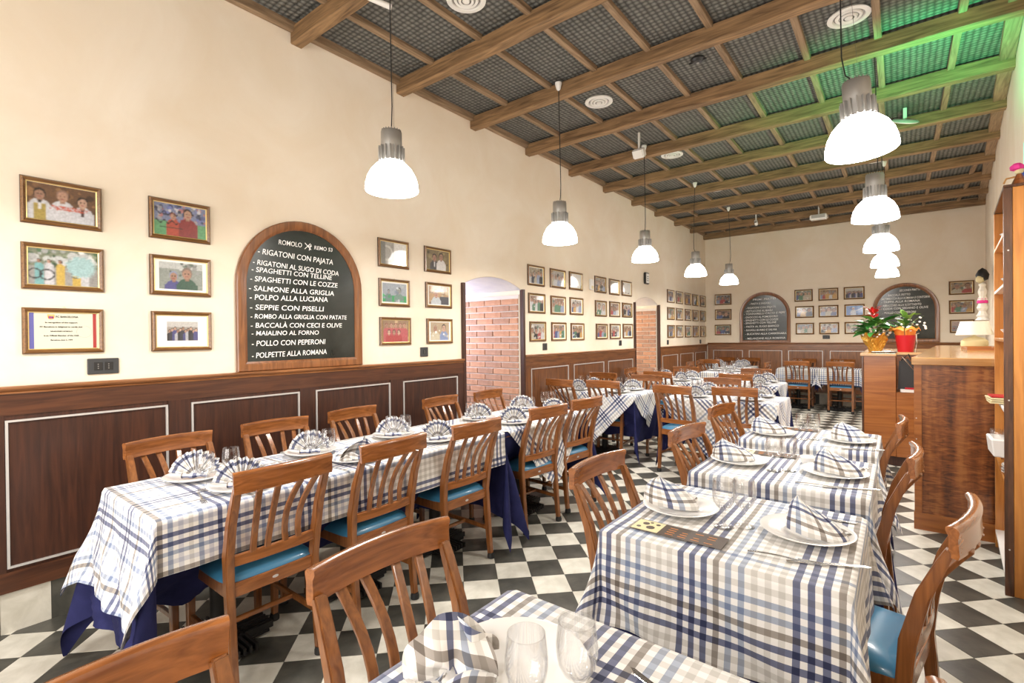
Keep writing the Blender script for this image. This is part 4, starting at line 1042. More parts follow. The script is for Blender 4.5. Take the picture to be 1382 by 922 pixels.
crest = MB(); crest.prism([(-.014, .012), (.014, .012), (.014, -.002), (.008, -.012), (0, -.016), (-.008, -.012), (-.014, -.002)], -.0076, -.0070, 'Y')
cr_ = crest.build('crest', M['gold'], CERT, (-.052, 0, .072)); 
for k, mt_ in enumerate(['red', 'blue', 'red', 'blue', 'red']): q = MB(); q.b2(-.010 + k * .004, -.006 + k * .004, -.0081, -.0076, -.009, .002); q.build('crest_stripe', M[mt_], cr_)
q = MB(); q.lathe([(0.030, 0), (.0315, 0), (.0315, .0006), (.030, .0006)], (.078, -.0068, -.005), 32, Matrix.Rotation(PI / 2, 3, 'X'), cap=False); q.build('faint_roundel', plain('faint_grey', (.42, .42, .38), .6), CERT)

# ------------------------------------------------------------------ chalkboards
def chalkboard(loc, rz, W, H, label, lines, title=None, fade=None):
    r = thing('chalkboard', label, 'chalkboard', loc, rz, None)
    R = W / 2; zs = H - R; fw = .065
    def outline(ins, n=28):
        rr = R - ins
        return [(-rr, ins), (rr, ins)] + [(rr * math.cos(a), zs + rr * math.sin(a)) for a in np.linspace(0, PI, n)]
    o_, i_ = outline(0), outline(fw)
    n = len(o_); vs = []; prof = [(0, 0), (0, .020), (.006, .026), (.045, .024), (.056, .018), (fw, .014), (fw, 0)]
    for ins, f in prof: vs += [(x, -f, z) for x, z in outline(ins)]
    fs = []
    for j in range(len(prof) - 1):
        for k in range(n): a = j * n + k; b_ = j * n + (k + 1) % n; fs.append((a, b_, b_ + n, a + n))
    q = MB(); q.add(vs, fs); q.build('board_frame', M['board'], r, smooth=True, angle=.5)
    q = MB(); q.prism(outline(fw - .004), -.010, -.001, 'Y'); q.build('slate', M['slate'], r)
    for (tx, x, z, s, wd, rot) in lines:
        o = lettering('chalk_lettering', tx, s, M['chalk'] if not (fade and z > fade) else M['chalk_dim'], r, (x, -.0112, z), (PI / 2, -rot, 0), wd, bold=s * .004, shear=.12, depth=.0003)
    return r
# positions inside the large board: centre y 1.893, base z 1.195, 0.95 wide, 1.07 high
def bl(tx, px0, px1, pz, s=.050, rot=0):       # fractions of the board width and height
    x0, x1 = -.475 + .95 * (px0 - .028), -.475 + .95 * (px1 - .028)
    return (tx, x0, 1.07 * (1 - pz), s, x1 - x0, rot)
L1 = [bl('ROMOLO', .325, .505, .178, .048, 0), bl('REMO 53', .605, .762, .178, .040, 0),
      bl('- RIGATONI CON PAJATA', .175, .765, .255, .055, -.03), bl('- RIGATONI AL SUGO DI CODA', .14, .815, .325, .050, -.035), bl('- SPAGHETTI CON TELLINE', .13, .755, .372, .048, -.015),
      bl('- SPAGHETTI CON LE COZZE', .12, .805, .432, .050, .0), bl('- SALMONE ALLA GRIGLIA', .11, .77, .492, .050, .0), bl('- POLPO ALLA LUCIANA', .115, .715, .550, .052, .02),
      bl('- SEPPIE CON PISELLI', .115, .68, .612, .050, .01), bl('- ROMBO ALLA GRIGLIA CON PATATE', .12, .885, .668, .045, .01), bl('- BACCALÀ CON CECI E OLIVE', .12, .84, .726, .048, .01),
      bl('- MAIALINO AL FORNO', .125, .635, .775, .044, .01), bl('- POLLO CON PEPERONI', .125, .69, .842, .052, .01), bl('- POLPETTE ALLA ROMANA', .125, .70, .918, .052, .02)]
CB = chalkboard((.002, 1.893, 1.203), PI / 2, .95, 1.065, 'large arched wood-framed chalkboard with the white chalk menu on the left wall', L1)
# crossed flourish between the two words and the small curl
q = MB()
for a_, b_ in (((-.024, -.020), (.020, .024)), ((-.022, .024), (.024, -.020)), ((.010, -.026), (.026, .018)), ((-.004, .004), (.030, .006))):
    q.tube([(a_[0], -.0115, a_[1]), (b_[0], -.0115, b_[1])], .0026, 6)
q.build('chalk_flourish', M['chalk'], CB, (.026, 0, 1.065 * .838))
q = MB(); q.tube([(-.30 + .018 * math.cos(t), -.0115, .885 + .024 * math.sin(t)) for t in np.linspace(1.6, 4.4, 8)], .0028, 6); q.build('chalk_flourish', M['chalk'], CB)
def many(lines, W, H, x0f=.10):
    out = []
    for k, (tx, a, c, z) in enumerate(lines): out.append((tx, -W / 2 + W * a, H * (1 - z), .055, W * (c - a), .02))
    return out
chalkboard((1.20, yb(1.2) - .003, 1.215), BR, .97, 1.085, 'arched chalkboard with a full chalk list on the back wall, left one', many([
    ('PRIMI PIATTI', .27, .72, .16), ('- PASTA E FAGIOLI', .20, .62, .24), ('- RIGATONI CON PAJATA', .13, .72, .32), ('- FETTUCCINE AL RAGU', .11, .66, .385), ('- TONNARELLI CACIO E PEPE', .09, .90, .44),
    ('- GNOCCHI AL POMODORO', .09, .76, .505), ('- SPAGHETTI CON LE COZZE', .09, .77, .565), ('- SPAGHETTI CON TELLINE', .09, .73, .62), ('- PASTA AL SUGO BIANCO', .10, .78, .69), ('- RAVIOLI BURRO E SALVIA', .10, .74, .76),
    ('- BUCATINI ALLA CARBONARA', .11, .92, .835), ('- MELANZANE ALLA ROMANA', .12, .90, .925)], .97, 1.085), fade=.93)
chalkboard((3.53, yb(3.53) - .003, 1.235), BR, .97, 1.085, 'arched chalkboard on the back wall, right one, half hidden by the potted flowers', many([
    ('SECONDI PIATTI', .42, .72, .14), ('- BACCALÀ FRITTO', .22, .58, .215), ('- SALTIMBOCCA ALLA ROMANA E CONTORNI', .12, .86, .275), ('- TRIPPA ALLA ROMANA', .14, .72, .33), ('- ABBACCHIO ALLA SCOTTADITO', .14, .74, .39),
    ('- CODA CON SEDANO E OLIVE', .14, .84, .445), ('- POLLO CON PEPERONI', .16, .66, .515), ('- SEPPIE', .3, .56, .585)], .97, 1.085), fade=.95)

# ------------------------------------------------------------------ wall sockets and small wall boxes
def socket(loc, rz, label, w=.085, h=.085, slots=1):
    r = thing('wall_socket', label, 'socket', loc, rz, 'charcoal wall sockets')
    q = MB(); q.b2(-w / 2, w / 2, -.011, 0, -h / 2, h / 2); q.build('cover_plate', M['grey_plastic'], r, bevel=.003)
    for k in range(slots):
        x = (k - (slots - 1) / 2) * .045; q = MB(); q.b2(x - .019, x + .019, -.0125, -.0105, -.022, .022); s = q.build('socket_insert', M['black_plastic'], r, bevel=.001)
        q = MB()
        for dz in (-.011, 0, .011): q.lathe([(0, 0), (.0028, 0), (.0028, .0008), (0, .0008)], (x, -.0125, dz), 8, Matrix.Rotation(PI / 2, 3, 'X'))
        q.build('contact_holes', M['alu'], s)
for (y, z, lb, w, n) in [(.733, 1.281, 'wide double socket below the certificate', .135, 2), (3.036, 1.286, 'square socket left of the first brick arch', .09, 1), (4.985, 1.288, 'square socket just right of the first brick arch', .09, 1),
                         (7.06, 1.298, 'square socket just left of the far brick arch', .08, 1), (9.06, 1.277, 'square socket just right of the far brick arch', .08, 1), (10.99, 1.262, 'square socket in the back left corner', .08, 1)]:
    socket((0, y, z), PI / 2, 'charcoal ' + lb, w, .085, n)
socket((2.305, yb(2.305), 1.34), BR, 'charcoal wide socket on the back wall between the chalkboards', .12, .075, 2)
r = thing('alarm_box', 'small white box on the wall between the two picture blocks', 'wall box', (0, 6.14, 2.14), PI / 2)
q = MB(); q.b2(-.045, .045, -.035, 0, -.075, .075); q.build('housing', M['white_plastic'], r, bevel=.008, seg=2); q = MB(); q.b2(-.03, .03, -.037, -.035, -.06, -.02); q.build('lens', M['cream'], r)
r = thing('wall_clock', 'small dark-edged wall device above the far brick arch', 'wall device', (0, 8.056, 2.391), PI / 2)
q = MB(); q.b2(-.08, .08, -.04, 0, -.10, .10); q.build('housing', M['black_plastic'], r, bevel=.01, seg=2); q = MB(); q.b2(-.06, .06, -.044, -.04, -.08, .08); q.build('display', M['white_plastic'], r, bevel=.001)
q = MB(); 
for k in range(3): q.box((0, -.0445, -.04 + k * .035), (.06, .001, .012))
q.build('printed_bars', M['grey_plastic'], r)

# ------------------------------------------------------------------ pendant lamps
def lamp_proto():
    r = thing('pendant_lamp', '', 'lamp')
    q = MB(); pr = [(.150, 0), (.153, .004), (.150, .040), (.140, .080), (.118, .122), (.090, .152), (.066, .170), (.060, .172), (.062, .166), (.086, .147), (.113, .118), (.134, .078), (.144, .040), (.147, .004)]
    q.lathe(pr + [pr[0]], n=40, cap=False)
    s = q.build('opal_shade', M['lampglow'], r, smooth=True, angle=.8); s['label'] = 'glowing opal glass bowl'
    q = MB(); q.lathe([(0, .022), (.143, .022)], n=40, cap=False); q.build('bulb_diffuser', M['bulb'], r)
    q = MB(); q.lathe([(.0, .168), (.064, .168), (.066, .172), (.060, .176), (.056, .250), (.060, .262), (.060, .345), (.056, .352), (.052, .354), (.052, .349), (0, .349)], n=28); q.build('lamp_housing', M['alu'], r, smooth=True, angle=.6)
    q = MB()
    for k in range(16):
        a = 2 * PI * k / 16; R = Matrix.Rotation(a, 3, 'Z'); q.box(R @ Vector((.066, 0, .215)), (.020, .006, .085), R)
    for k in range(20):
        a = 2 * PI * k / 20; R = Matrix.Rotation(a, 3, 'Z'); q.box(R @ Vector((.054, 0, .356)), (.006, .006, .006), R)
    tag(q.build('cooling_fins', M['alu'], r, bevel=.001), kind='stuff')
    return r
LP = lamp_proto(); reg(LP); lp_first = True
def pendant(x, y, z, label, kink=.02, tilt=0):
    global lp_first
    if lp_first: r = LP; r.location = (x, y, z); r['label'] = label; r['group'] = 'opal pendant lamps'; lp_first = False
    else: r = dup(LP, (x, y, z), 0, label, 'opal pendant lamps')
    r.rotation_euler = (tilt * .3, tilt, 0)
    zt = ZC - .065 - z; q = MB(); g = random.Random(int(y * 100))
    q.tube([(0, 0, .35), (kink * .8, 0, .40), (kink, .004, .50), (kink * .6, 0, .50 + (zt - .5) * .5), (0, 0, zt)], .0035, 6); q.build('power_cord', M['rubber'], r, smooth=True)
    q = MB(); q.tube([(.012, .01, .35), (.004, .004, zt)], .0008, 5); q.build('steel_wire', M['steel'], r)
    q = MB(); q.lathe([(.002, -.06), (.018, -.045), (.030, .0), (.030, .012), (0, .012)], (0, 0, zt - .004), 16); q.build('ceiling_rose', M['white_plastic'], r, smooth=True)
    return r
for k, (y, z) in enumerate([(1.844, 2.28), (3.66, 2.24), (5.50, 2.285), (7.32, 2.275), (9.12, 2.295)]):
    pendant(1.09, y, z, 'opal glass pendant lamp, %s of the left row counted from the camera' % ORD[k], [.004, .012, .006, -.025, .03][k])
for k, (y, z) in enumerate([(2.95, 2.305), (4.70, 2.285), (6.32, 2.26), (8.0, 2.275), (9.70, 2.295)]):
    pendant(3.30, y, z, 'opal glass pendant lamp, %s of the right row counted from the camera' % ORD[k], [-.05, .02, .02, .02, .02][k], -.06 if k == 0 else 0)
pendant(1.09, .02, 2.2, 'opal glass pendant lamp hanging left of the camera, outside the picture'); pendant(3.1, -1.0, 2.25, 'opal glass pendant lamp hanging behind the camera, outside the picture')

# ------------------------------------------------------------------ ceiling fittings
def diffuser(x, y, label, sc=1):
    r = thing('air_diffuser', label, 'air vent', (x, y, ZC - .02), 0, 'round white ceiling air diffusers')
    q = MB(); q.lathe([(.105, 0), (.13, -.004), (.132, -.014), (.10, -.018), (.095, -.010), (.095, 0)], n=36); q.build('outer_ring', M['white_plastic'], r, smooth=True)
    q = MB(); q.lathe([(.0, 0), (.094, 0), (.094, -.003), (0, -.003)], n=30); q.build('dark_throat', M['alu'], r)
    for R, z in ((.078, -.016), (.050, -.022)):
        q = MB(); q.lathe([(R - .016, z), (R, z - .003), (R + .006, z + .006), (R - .006, z + .008)], n=32, cap=False); q.build('cone_ring', M['white_plastic'], r, smooth=True)
    q = MB(); q.lathe([(0, -.028), (.022, -.026), (.026, -.020), (0, -.018)], n=20); q.build('hub', M['white_plastic'], r, smooth=True)
for (x, y, lb) in [(1.17, 2.41, 'cut by the top edge, above the first left lamps'), (1.17, 4.25, 'between the second and third left lamps'), (1.21, 6.08, 'between the third and fourth left lamps'), (1.21, 7.95, 'above the fourth left lamp'), (1.14, 9.66, 'farthest on the left'),
                    (3.17, 4.24, 'behind the cord of the big right lamp'), (3.21, 7.95, 'above the second right lamp')]:
    diffuser(x, y, 'round white ceiling air diffuser ' + lb)
def box_fixture(nm, x, y, z, label, w=.16, d=.08, h=.06, tilt=.5, cat='fixture'):
    r = thing(nm, label, cat, (x, y, ZC - .02), 0)
    q = MB(); q.box((0, 0, -(ZC - .02 - z) / 2), (.02, .02, ZC - .02 - z)); q.build('bracket', M['white_plastic'], r)
    q = MB(); q.box((0, 0, z - ZC + .02 - h / 2), (w, d, h), Matrix.Rotation(tilt, 3, 'X')); hs = q.build('housing', M['white_plastic'], r, bevel=.012, seg=2)
    q = MB(); q.box((0, -d * .5 - .002, z - ZC + .02 - h / 2), (w * .8, .006, h * .6), Matrix.Rotation(tilt, 3, 'X')); q.build('front_glass', M['alu'], r)
box_fixture('ceiling_speaker', 1.16, 5.20, 3.50, 'white angled speaker under the ceiling beside the third left lamp cord', .13, .09, .10)
box_fixture('projector', 2.33, 10.2, 3.52, 'white boxy projector under the ceiling near the back wall', .26, .20, .09, .1)
box_fixture('security_camera', 1.35, 10.0, 3.52, 'small white camera under the ceiling near the back left corner', .05, .12, .06, -.6, 'camera')
r = thing('wireless_router', 'flat white tilted disc fixed under the ceiling near the right wall', 'router', (3.50, 6.35, ZC - .02), 0)
q = MB(); q.box((0, 0, -.05), (.03, .03, .10)); q.build('bracket', M['white_plastic'], r); q = MB(); q.lathe([(0, -.012), (.10, -.012), (.12, 0), (.10, .014), (0, .018)], (0, 0, -.13), 28, Matrix.Rotation(.45, 3, 'X') @ Matrix.Rotation(.3, 3, 'Y')); q.build('disc_housing', M['white_plastic'], r, smooth=True)
for (x, y, lb) in ((2.15, 4.12, 'nearer'), (2.17, 6.75, 'farther')):
    r = thing('smoke_detector', 'small black ceiling detector in mid ceiling, the %s one' % lb, 'detector', (x, y, ZC - .02))
    q = MB(); q.lathe([(.0, 0), (.055, 0), (.055, -.012), (.035, -.03), (0, -.032)], n=20); q.build('body', M['black_plastic'], r, smooth=True)
    q = MB(); q.lathe([(0, -.032), (.012, -.032), (.012, -.038), (0, -.038)], n=12); q.build('sensor_window', M['alu'], r)
    for s in (-1, 1): q = MB(); q.box((.055 * s, 0, -.02), (.03, .012, .012)); q.build('clip', M['black_plastic'], r)
r = thing('spotlight_tube', 'white tubular spotlight fixed to the ceiling above the first left lamp', 'spotlight', (.86, 1.90, 3.56))
q = MB(); q.tube([(-.12, -.22, .02), (.02, .12, -.02)], .018, 12); q.build('tube', M['white_plastic'], r, smooth=True); q = MB(); q.box((-.04, -.06, .05), (.03, .03, .08)); q.build('bracket', M['white_plastic'], r)

# ------------------------------------------------------------------ counter, cash desk
r = thing('serving_counter', 'tall counter with figured mahogany front and honey-coloured top by the right wall', 'counter', (0, 0, 0))
xl = lambda y: 3.525 + .0795 * (y - 4.56)
def quad(name, mat, pts, z0, z1, bevel=0): q = MB(); q.prism(pts, z0, z1, 'Z'); return q.build(name, mat, r, bevel=bevel)
ya, ye = 4.565, 8.65
quad('carcass', M['counter_o'], [(xl(ya) + .004, ya + .01), (xr(ya) - .01, ya + .01), (xr(ye) - .01, ye), (xl(ye) + .004, ye)], .0, 1.185)
quad('plinth', M['counter_o'], [(xl(ya) - .004, ya - .012), (xr(ya) - .01, ya - .012), (xr(ya) - .01, ya + .01), (xl(ya) - .004, ya + .01)], 0, .12)
quad('corner_stile', M['counter_o'], [(xl(ya), ya - .008), (xl(ya) + .042, ya - .008), (xl(ya) + .042, ya + .01), (xl(ya), ya + .01)], .12, 1.185)
quad('figured_panel', M['counter'], [(xl(ya) + .044, ya), (xr(ya) - .01, ya), (xr(ya) - .01, ya + .01), (xl(ya) + .044, ya + .01)], .12, 1.185)
for z in (.35, .50, .65, .80):
    q = MB(); q.lathe([(0, 0), (.004, 0), (.004, .003), (0, .003)], (xl(ya) + .012, ya - .008, z), 10, Matrix.Rotation(PI / 2, 3, 'X')); q.build('screw_cap', M['bead'], r)
quad('counter_top', M['counter_top'], [(xl(ya) - .015, ya - .045), (xr(ya) - .01, ya - .045), (xr(ye) - .01, ye), (xl(ye) - .012, ye)], 1.185, 1.238, .004)
r = thing('cash_desk', 'orange mahogany cash desk with an open cubby, flowers standing on its top', 'desk', (0, 0, 0))
quad('front_block', M['counter_o'], [(3.135, 6.57), (3.415, 6.57), (3.415, 7.0), (3.135, 7.0)], .10, 1.165, .003)
quad('lower_front', M['counter_o'], [(3.417, 6.575), (3.662, 6.575), (3.662, 7.0), (3.417, 7.0)], .10, .78)
quad('rear_block', M['counter_o'], [(3.135, 7.002), (3.70, 7.002), (3.80, 8.45), (3.135, 8.45)], 0, 1.165)
quad('plinth', M['wains'], [(3.15, 6.60), (3.66, 6.60), (3.66, 7.0), (3.15, 7.0)], 0, .10)
quad('edge_stile', M['stile'], [(3.118, 6.565), (3.134, 6.565), (3.134, 8.45), (3.118, 8.45)], 0, 1.165)
quad('desk_top', M['counter_top'], [(3.105, 6.545), (3.42, 6.545), (3.42, 6.96), (3.685, 6.96), (3.79, 8.47), (3.105, 8.47)], 1.165, 1.195, .003)
# things in the cubby
def small(nm, label, cat, parts, loc=(0, 0, 0), rz=0):
    rr = thing(nm, label, cat, loc, rz)
    for pn, mt_, fn, kw in parts: q = MB(); fn(q); q.build(pn, M[mt_], rr, **kw)
    return rr
small('black_bag', 'black folded bag standing in the cubby of the cash desk', 'bag', [('bag_body', 'black_plastic', lambda q: q.prism([(-.09, 0), (.08, 0), (.07, .27), (-.02, .36), (-.08, .34)], -.09, .09, 'Y'), dict(bevel=.02, seg=2)),
    ('carry_strap', 'rubber', lambda q: q.tube([(-.06, -.095, .33), (.0, -.10, .40), (.06, -.095, .26)], .007, 8), dict(smooth=True)), ('silver_rod', 'steel', lambda q: q.tube([(-.055, -.11, .37), (.09, -.11, .17)], .006, 8), dict(smooth=True))], (3.52, 6.78, .785))
small('paper_stack', 'white and red papers lying in the cubby of the cash desk', 'papers', [('white_sheets', 'white_plastic', lambda q: q.box((0, 0, .02), (.16, .06, .03), Matrix.Rotation(.1, 3, 'Z')), {}), ('red_booklet', 'redpot', lambda q: q.box((.02, .0, .045), (.12, .055, .016)), {})], (3.53, 6.63, .78))
small('clipboard', 'black and white clipboards lying on the cash desk before the flowers', 'clipboard', [('black_board', 'black_plastic', lambda q: q.box((0, 0, .006), (.20, .14, .010), Matrix.Rotation(.3, 3, 'Z')), {}), ('white_sheet', 'white_plastic', lambda q: q.box((-.03, -.03, .014), (.15, .09, .004), Matrix.Rotation(.1, 3, 'Z')), {}), ('metal_clip', 'steel', lambda q: q.box((.03, .02, .018), (.06, .02, .012)), {})], (3.31, 6.72, 1.196))
# ------------------------------------------------------------------ flowers
def leaf_mesh(l, w, mat, curl=.25):
    q = MB(); vs = []; fs = []; n = 6
    for i in range(n + 1):
        t = i / n; ww = w * math.sin(PI * min(1, t * .93 + .05)) ** .8 * (1 - .3 * t); z = curl * l * (t - t * t * 1.6)
        vs += [(t * l, -ww / 2, z + .12 * ww), (t * l, 0, z), (t * l, ww / 2, z + .12 * ww)]
    for i in range(n): a = i * 3; fs += [(a, a + 1, a + 4, a + 3), (a + 1, a + 2, a + 5, a + 4)]
    return MB().add(vs, fs).mesh('leaf', M[mat], smooth=True, angle=2)
def scatter(parent, name, me, n, c, rad, zr, g, tilt=(-.3, .7), sc=(.8, 1.2)):
    for k in range(n):
        a = 2 * PI * k / n + g.uniform(-.4, .4); rr = g.uniform(.25, 1) * rad
        o = link(name, me, parent, (c[0] + rr * .5 * math.cos(a), c[1] + rr * .5 * math.sin(a), c[2] + g.uniform(*zr)))
        o.rotation_euler = (g.uniform(-.4, .4), -g.uniform(*tilt), a); s = g.uniform(*sc); o.scale = (s, s, s)
g = random.Random(11)
r = thing('potted_poinsettia', 'potted plant with red bracts and dark leaves wrapped in gold foil on the cash desk', 'plant', (3.22, 7.18, 1.196))
q = MB(); q.lathe([(0, 0), (.055, 0), (.075, .09), (.068, .09), (0, .08)], n=20); q.build('pot', M['redpot'], r, smooth=True)
q = MB(); n = 36; vs = []; fs = []
for j in range(7):
    t = j / 6; R0 = .06 + .08 * t ** 1.3
    for i in range(n):
        a = 2 * PI * i / n; rr = R0 * (1 + .10 * t * math.sin(5 * a + 1) + .12 * math.sin(3 * a + j * .9) * t + .10 * math.sin(13 * a + j * 2.1)); vs.append((rr * math.cos(a), rr * math.sin(a), .002 + .19 * t + .035 * t * math.sin(5 * a)))
for j in range(6):
    for i in range(n): fs.append((j * n + i, j * n + (i + 1) % n, (j + 1) * n + (i + 1) % n, (j + 1) * n + i))
q.add(vs, fs); q.build('gold_foil_wrap', M['gold_foil'], r)
scatter(r, 'leaf', leaf_mesh(.17, .085, 'leaf'), 44, (0, 0, .21), .16, (0, .17), g, (-.2, .6))
scatter(r, 'leaf', leaf_mesh(.13, .07, 'leaf_light'), 10, (.02, -.03, .28), .06, (0, .08), g, (.2, .8))
scatter(r, 'red_bract', leaf_mesh(.08, .045, 'red'), 26, (-.02, 0, .42), .09, (-.05, .08), g, (.0, 1.0))
fb = MB().lathe([(0, -.011), (.010, -.005), (.012, .004), (0, .012)], n=8).mesh('small_blossom', M['flower'], smooth=True)
for k in range(30): link('small_blossom', fb, r, (.10 + g.uniform(-.12, .10), g.uniform(-.12, .05), .27 + g.uniform(-.12, .07)))
r = thing('potted_green_plant', 'green and white plant with orange paper in a bright red pot on the cash desk', 'plant', (3.50, 7.16, 1.196))
q = MB(); q.lathe([(0, 0), (.072, 0), (.098, .19), (.090, .19), (.088, .17), (0, .165)], n=26); q.build('red_pot', M['redpot'], r, smooth=True)
q = MB(); q.sweep([(.085, -.05, .0), (.10, -.055, .10), (.095, -.06, .20), (.12, -.07, .21)], [(-.008, -.001), (.008, -.001), (.008, .001), (-.008, .001)]); q.build('ribbon', M['flower'], r)
for (cx_, a0, a1, s) in ((-.09, 2.2, 4.6, .13), (.09, -1.6, .6, .10)):
    q = MB(); vs = []; fs = []
    for j in range(5):
        for i in range(11):
            a = a0 + (a1 - a0) * i / 10; rr = .085 + s * .5 * j / 4 * (1 + .2 * math.sin(4 * a)); vs.append((rr * math.cos(a), rr * math.sin(a), .17 + .11 * math.sin(j / 4 * PI * .75) + .015 * math.sin(7 * a + j)))
    for j in range(4):
        for i in range(10): fs.append((j * 11 + i, j * 11 + i + 1, (j + 1) * 11 + i + 1, (j + 1) * 11 + i))
    q.add(vs, fs); q.build('orange_paper', M['orange'], r, smooth=True, angle=2)
scatter(r, 'leaf', leaf_mesh(.15, .06, 'leaf'), 14, (0, 0, .22), .09, (0, .10), g, (.0, .9)); scatter(r, 'leaf', leaf_mesh(.12, .06, 'leaf_light'), 12, (0, -.02, .30), .08, (0, .12), g, (.2, 1.1))
for k in range(26): link('small_blossom', fb, r, (g.uniform(-.08, .18), g.uniform(-.14, .05), .25 + g.uniform(-.02, .16)))
# table lamp and tray on the counter
r = thing('table_lamp', 'small table lamp with a white pleated shade at the far end of the counter', 'lamp', (4.15, 7.95, 1.239))
q = MB(); q.lathe([(0, 0), (.115, 0), (.125, .02), (.12, .07), (.09, .10), (.03, .12), (.012, .135), (.012, .20), (0, .20)], n=24); q.build('lamp_base', M['cream'], r, smooth=True)
q = MB(); q.lathe([(.17, .14), (.125, .30), (.122, .30), (.166, .14)], n=30, cap=False); q.build('lamp_shade', M['shade'], r, smooth=True)
r = thing('wooden_tray', 'flat wooden tray on the counter by the shelf', 'tray', (4.03, 6.3, 1.239))
q = MB(); q.b2(-.10, .13, -.28, .28, 0, .008); q.build('tray_bottom', M['counter_top'], r)
for a_ in ((-.10, -.092, -.28, .28), (.122, .13, -.28, .28), (-.09, .12, -.28, -.272), (-.09, .12, .272, .28)): q = MB(); q.b2(*a_, .008, .035); q.build('tray_rim', M['counter_o'], r)

# ------------------------------------------------------------------ bookcase at the right
r = thing('bookcase', 'tall narrow wooden wall shelf unit at the right edge, open towards the tables', 'bookcase', (0, 0, 0))
bx = lambda y: 3.885 + .065 * (y - 3.68)
y0b, y1b = 3.68, 4.50
def bq(nm, mat, x0f, x1f, a, c, z0, z1, bevel=.002):
    q = MB(); q.prism([(x0f(a), a), (x1f(a), a), (x1f(c), c), (x0f(c), c)], z0, z1, 'Z'); return q.build(nm, mat, r, bevel=bevel)
wall = lambda y: xr(y) - .004
bq('side_panel', M['stile'], lambda y: bx(y), lambda y: bx(y) + .035, y0b, y0b + .03, 0, 2.185)
bq('side_panel', M['shelf_wood'], lambda y: bx(y) + .036, wall, y0b + .002, y0b + .03, 0, 2.185)
bq('side_panel', M['shelf_wood'], bx, wall, y1b - .03, y1b, 0, 2.185)
bq('back_panel', M['shelf_wood'], lambda y: xr(y) - .016, wall, y0b + .03, y1b - .03, 0, 2.18)
bq('top_panel', M['stile'], bx, wall, y0b, y1b, 2.186, 2.20)
for k, z in enumerate((.10, .60, .98, 1.36, 1.66, 1.93)):
    bq('shelf', M['shelf_wood'] if k % 2 else M['white_plastic'], bx, lambda y: xr(y) - .017, y0b + .031, y1b - .031, z, z + .018)
for z in (.25, 1.05, 1.85): 
    q = MB(); q.lathe([(0, 0), (.004, 0), (.004, .002), (0, .002)], (bx(y0b) + .018, y0b, z), 8, Matrix.Rotation(PI / 2, 3, 'X')); q.build('screw_cap', M['bead'], r)
ym = 4.0
small('magazine_stack', 'red and white menus stacked on a shelf of the bookcase, sticking out', 'papers', [('white_covers', 'cream', lambda q: [q.box((0, 0, .008 + .012 * k), (.17, .16, .008), Matrix.Rotation(.05 * k, 3, 'Z')) for k in range(3)], {}), ('red_cover', 'redpot', lambda q: q.box((0, 0, .042), (.16, .15, .006)), {})], (bx(4.0) + .035, 4.0, .999))
small('glass_crate', 'white plastic crate of upturned glasses on a lower shelf of the bookcase', 'crate', [('crate_body', 'white_plastic', lambda q: q.prism([(-.085, 0), (.065, 0), (.075, .10), (-.095, .10)], -.11, .11, 'Y'), dict(bevel=.006)),
    ('upturned_glasses', 'glass', lambda q: [q.lathe([(.022, 0), (.026, .05), (.024, .055), (0, .055)], (-.06 + .055 * i, -.07 + .06 * j, .085), 12) for i in range(3) for j in range(3)], dict(smooth=True))], (bx(4.0) + .045, 4.0, .70))
for k in range(6):
    q = MB(); q.lathe([(0, 0), (.035, 0), (.062, .012), (.060, .014), (.034, .004), (0, .004)], n=24); o = q.build('saucer', M['china'], None, (bx(3.9) + .055 + .003 * (k % 2), 3.86, .619 + .0085 * k), smooth=True)
    tag(o, 'small white saucer in the bookcase stack, %s from the bottom' % ORD[k], 'saucer', 'stacked white saucers')
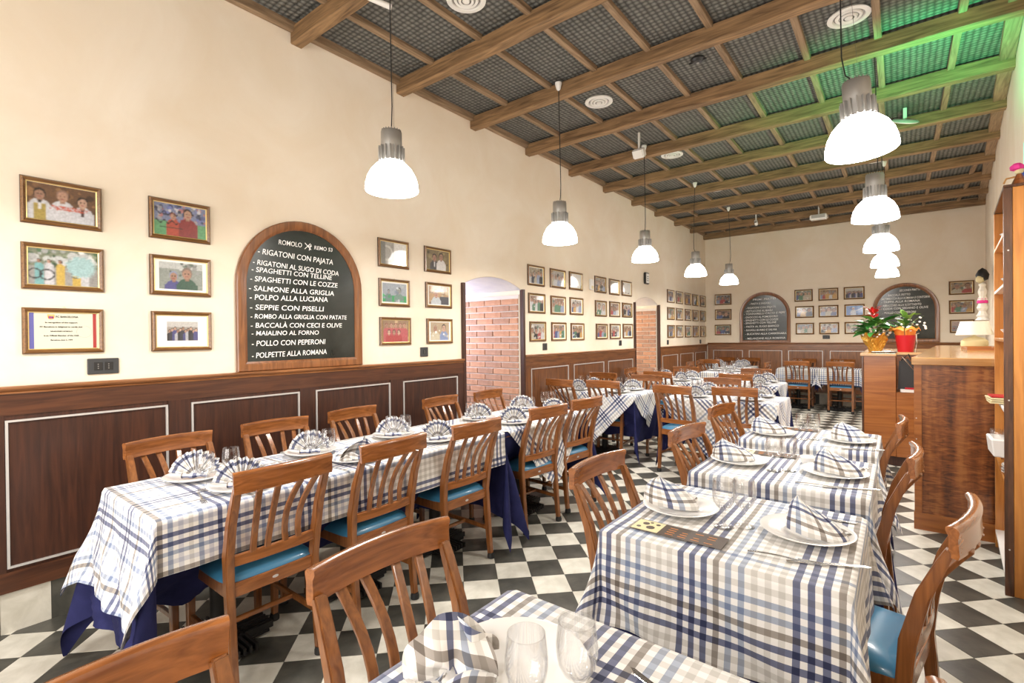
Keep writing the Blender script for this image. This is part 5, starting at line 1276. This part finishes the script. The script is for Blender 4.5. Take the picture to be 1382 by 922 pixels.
# crate stands on its own little bracket shelf
bqz = bq('shelf', M['shelf_wood'], bx, lambda y: xr(y) - .017, 3.93, y1b - .031, .682, .698)
for (z, yy, lb, mt_) in ((1.679, 4.05, 'second shelf from the top', 'china'), (1.949, 4.1, 'top shelf', 'china'), (1.379, 4.1, 'middle shelf', 'china')):
    q = MB(); q.lathe([(0, 0), (.045, 0), (.085, .05), (.082, .052), (.04, .008), (0, .008)], n=24); tag(q.build('bowl', M[mt_], None, (bx(yy) + .092, yy, z), smooth=True), 'white bowl on the %s of the bookcase' % lb, 'bowl', 'white bowls in the bookcase')
small('doll', 'small ornament doll with pink hair and blue cape on top of the bookcase', 'doll', [
    ('skirt', 'counter', lambda q: q.lathe([(0, 0), (.035, 0), (.012, .06), (0, .07)], n=14), dict(smooth=True)), ('head', 'cream', lambda q: q.lathe([(0, .058), (.016, .066), (.020, .080), (.014, .094), (0, .098)], n=14), dict(smooth=True)),
    ('pink_hair', 'pink', lambda q: q.lathe([(0, .075), (.028, .088), (.030, .105), (.014, .120), (0, .122)], (-.008, 0, 0), 9), {}), ('cape', 'blue', lambda q: q.prism([(.005, .04), (.07, .075), (.05, .095), (.0, .075)], -.006, .006, 'Y'), {}),
    ('arm', 'counter_top', lambda q: q.tube([(-.01, 0, .05), (-.05, 0, .045), (-.06, 0, .02)], .005, 6), {})], (3.955, 3.75, 2.201))
small('hanging_doll', 'dark-haired white and pink cloth figure hanging on the right wall above the lamp', 'ornament', [
    ('hair', 'rubber', lambda q: q.lathe([(0, .66), (.07, .70), (.085, .78), (.05, .86), (0, .90)], n=14), dict(smooth=True)), ('face', 'cream', lambda q: q.lathe([(0, .64), (.045, .66), (.055, .72), (.03, .77), (0, .78)], (-.03, -.03, 0), 14), dict(smooth=True)),
    ('dress', 'shade', lambda q: q.lathe([(0, .10), (.07, .10), (.045, .17), (.075, .22), (.05, .30), (.068, .36), (.042, .42), (.06, .50), (.035, .58), (.05, .62), (0, .66)], n=9), {}), ('sash', 'pink', lambda q: q.lathe([(.060, .30), (.070, .31), (.060, .38), (.055, .37)], n=12, cap=False), {}),
    ('paper_frill', 'flower', lambda q: q.lathe([(0, 0), (.09, .02), (.06, .06), (.085, .10), (0, .12)], n=10), {})], (xr(9.3) - .10, 9.3, 1.56))
bpy.data.objects['hanging_doll'].scale = (.85, .85, .82)
r = thing('exit_sign', 'pale green lit emergency panel on the right wall above the bookcase', 'sign', (xr(4.35) - .002, 4.35, 2.42), -PI / 2 - .07)
q = MB(); q.b2(-.16, .16, -.03, 0, 0, .22); q.build('sign_housing', M['white_plastic'], r, bevel=.006); q = MB(); q.b2(-.14, .14, -.034, -.030, .02, .20); q.build('lit_panel', M['exit'], r)
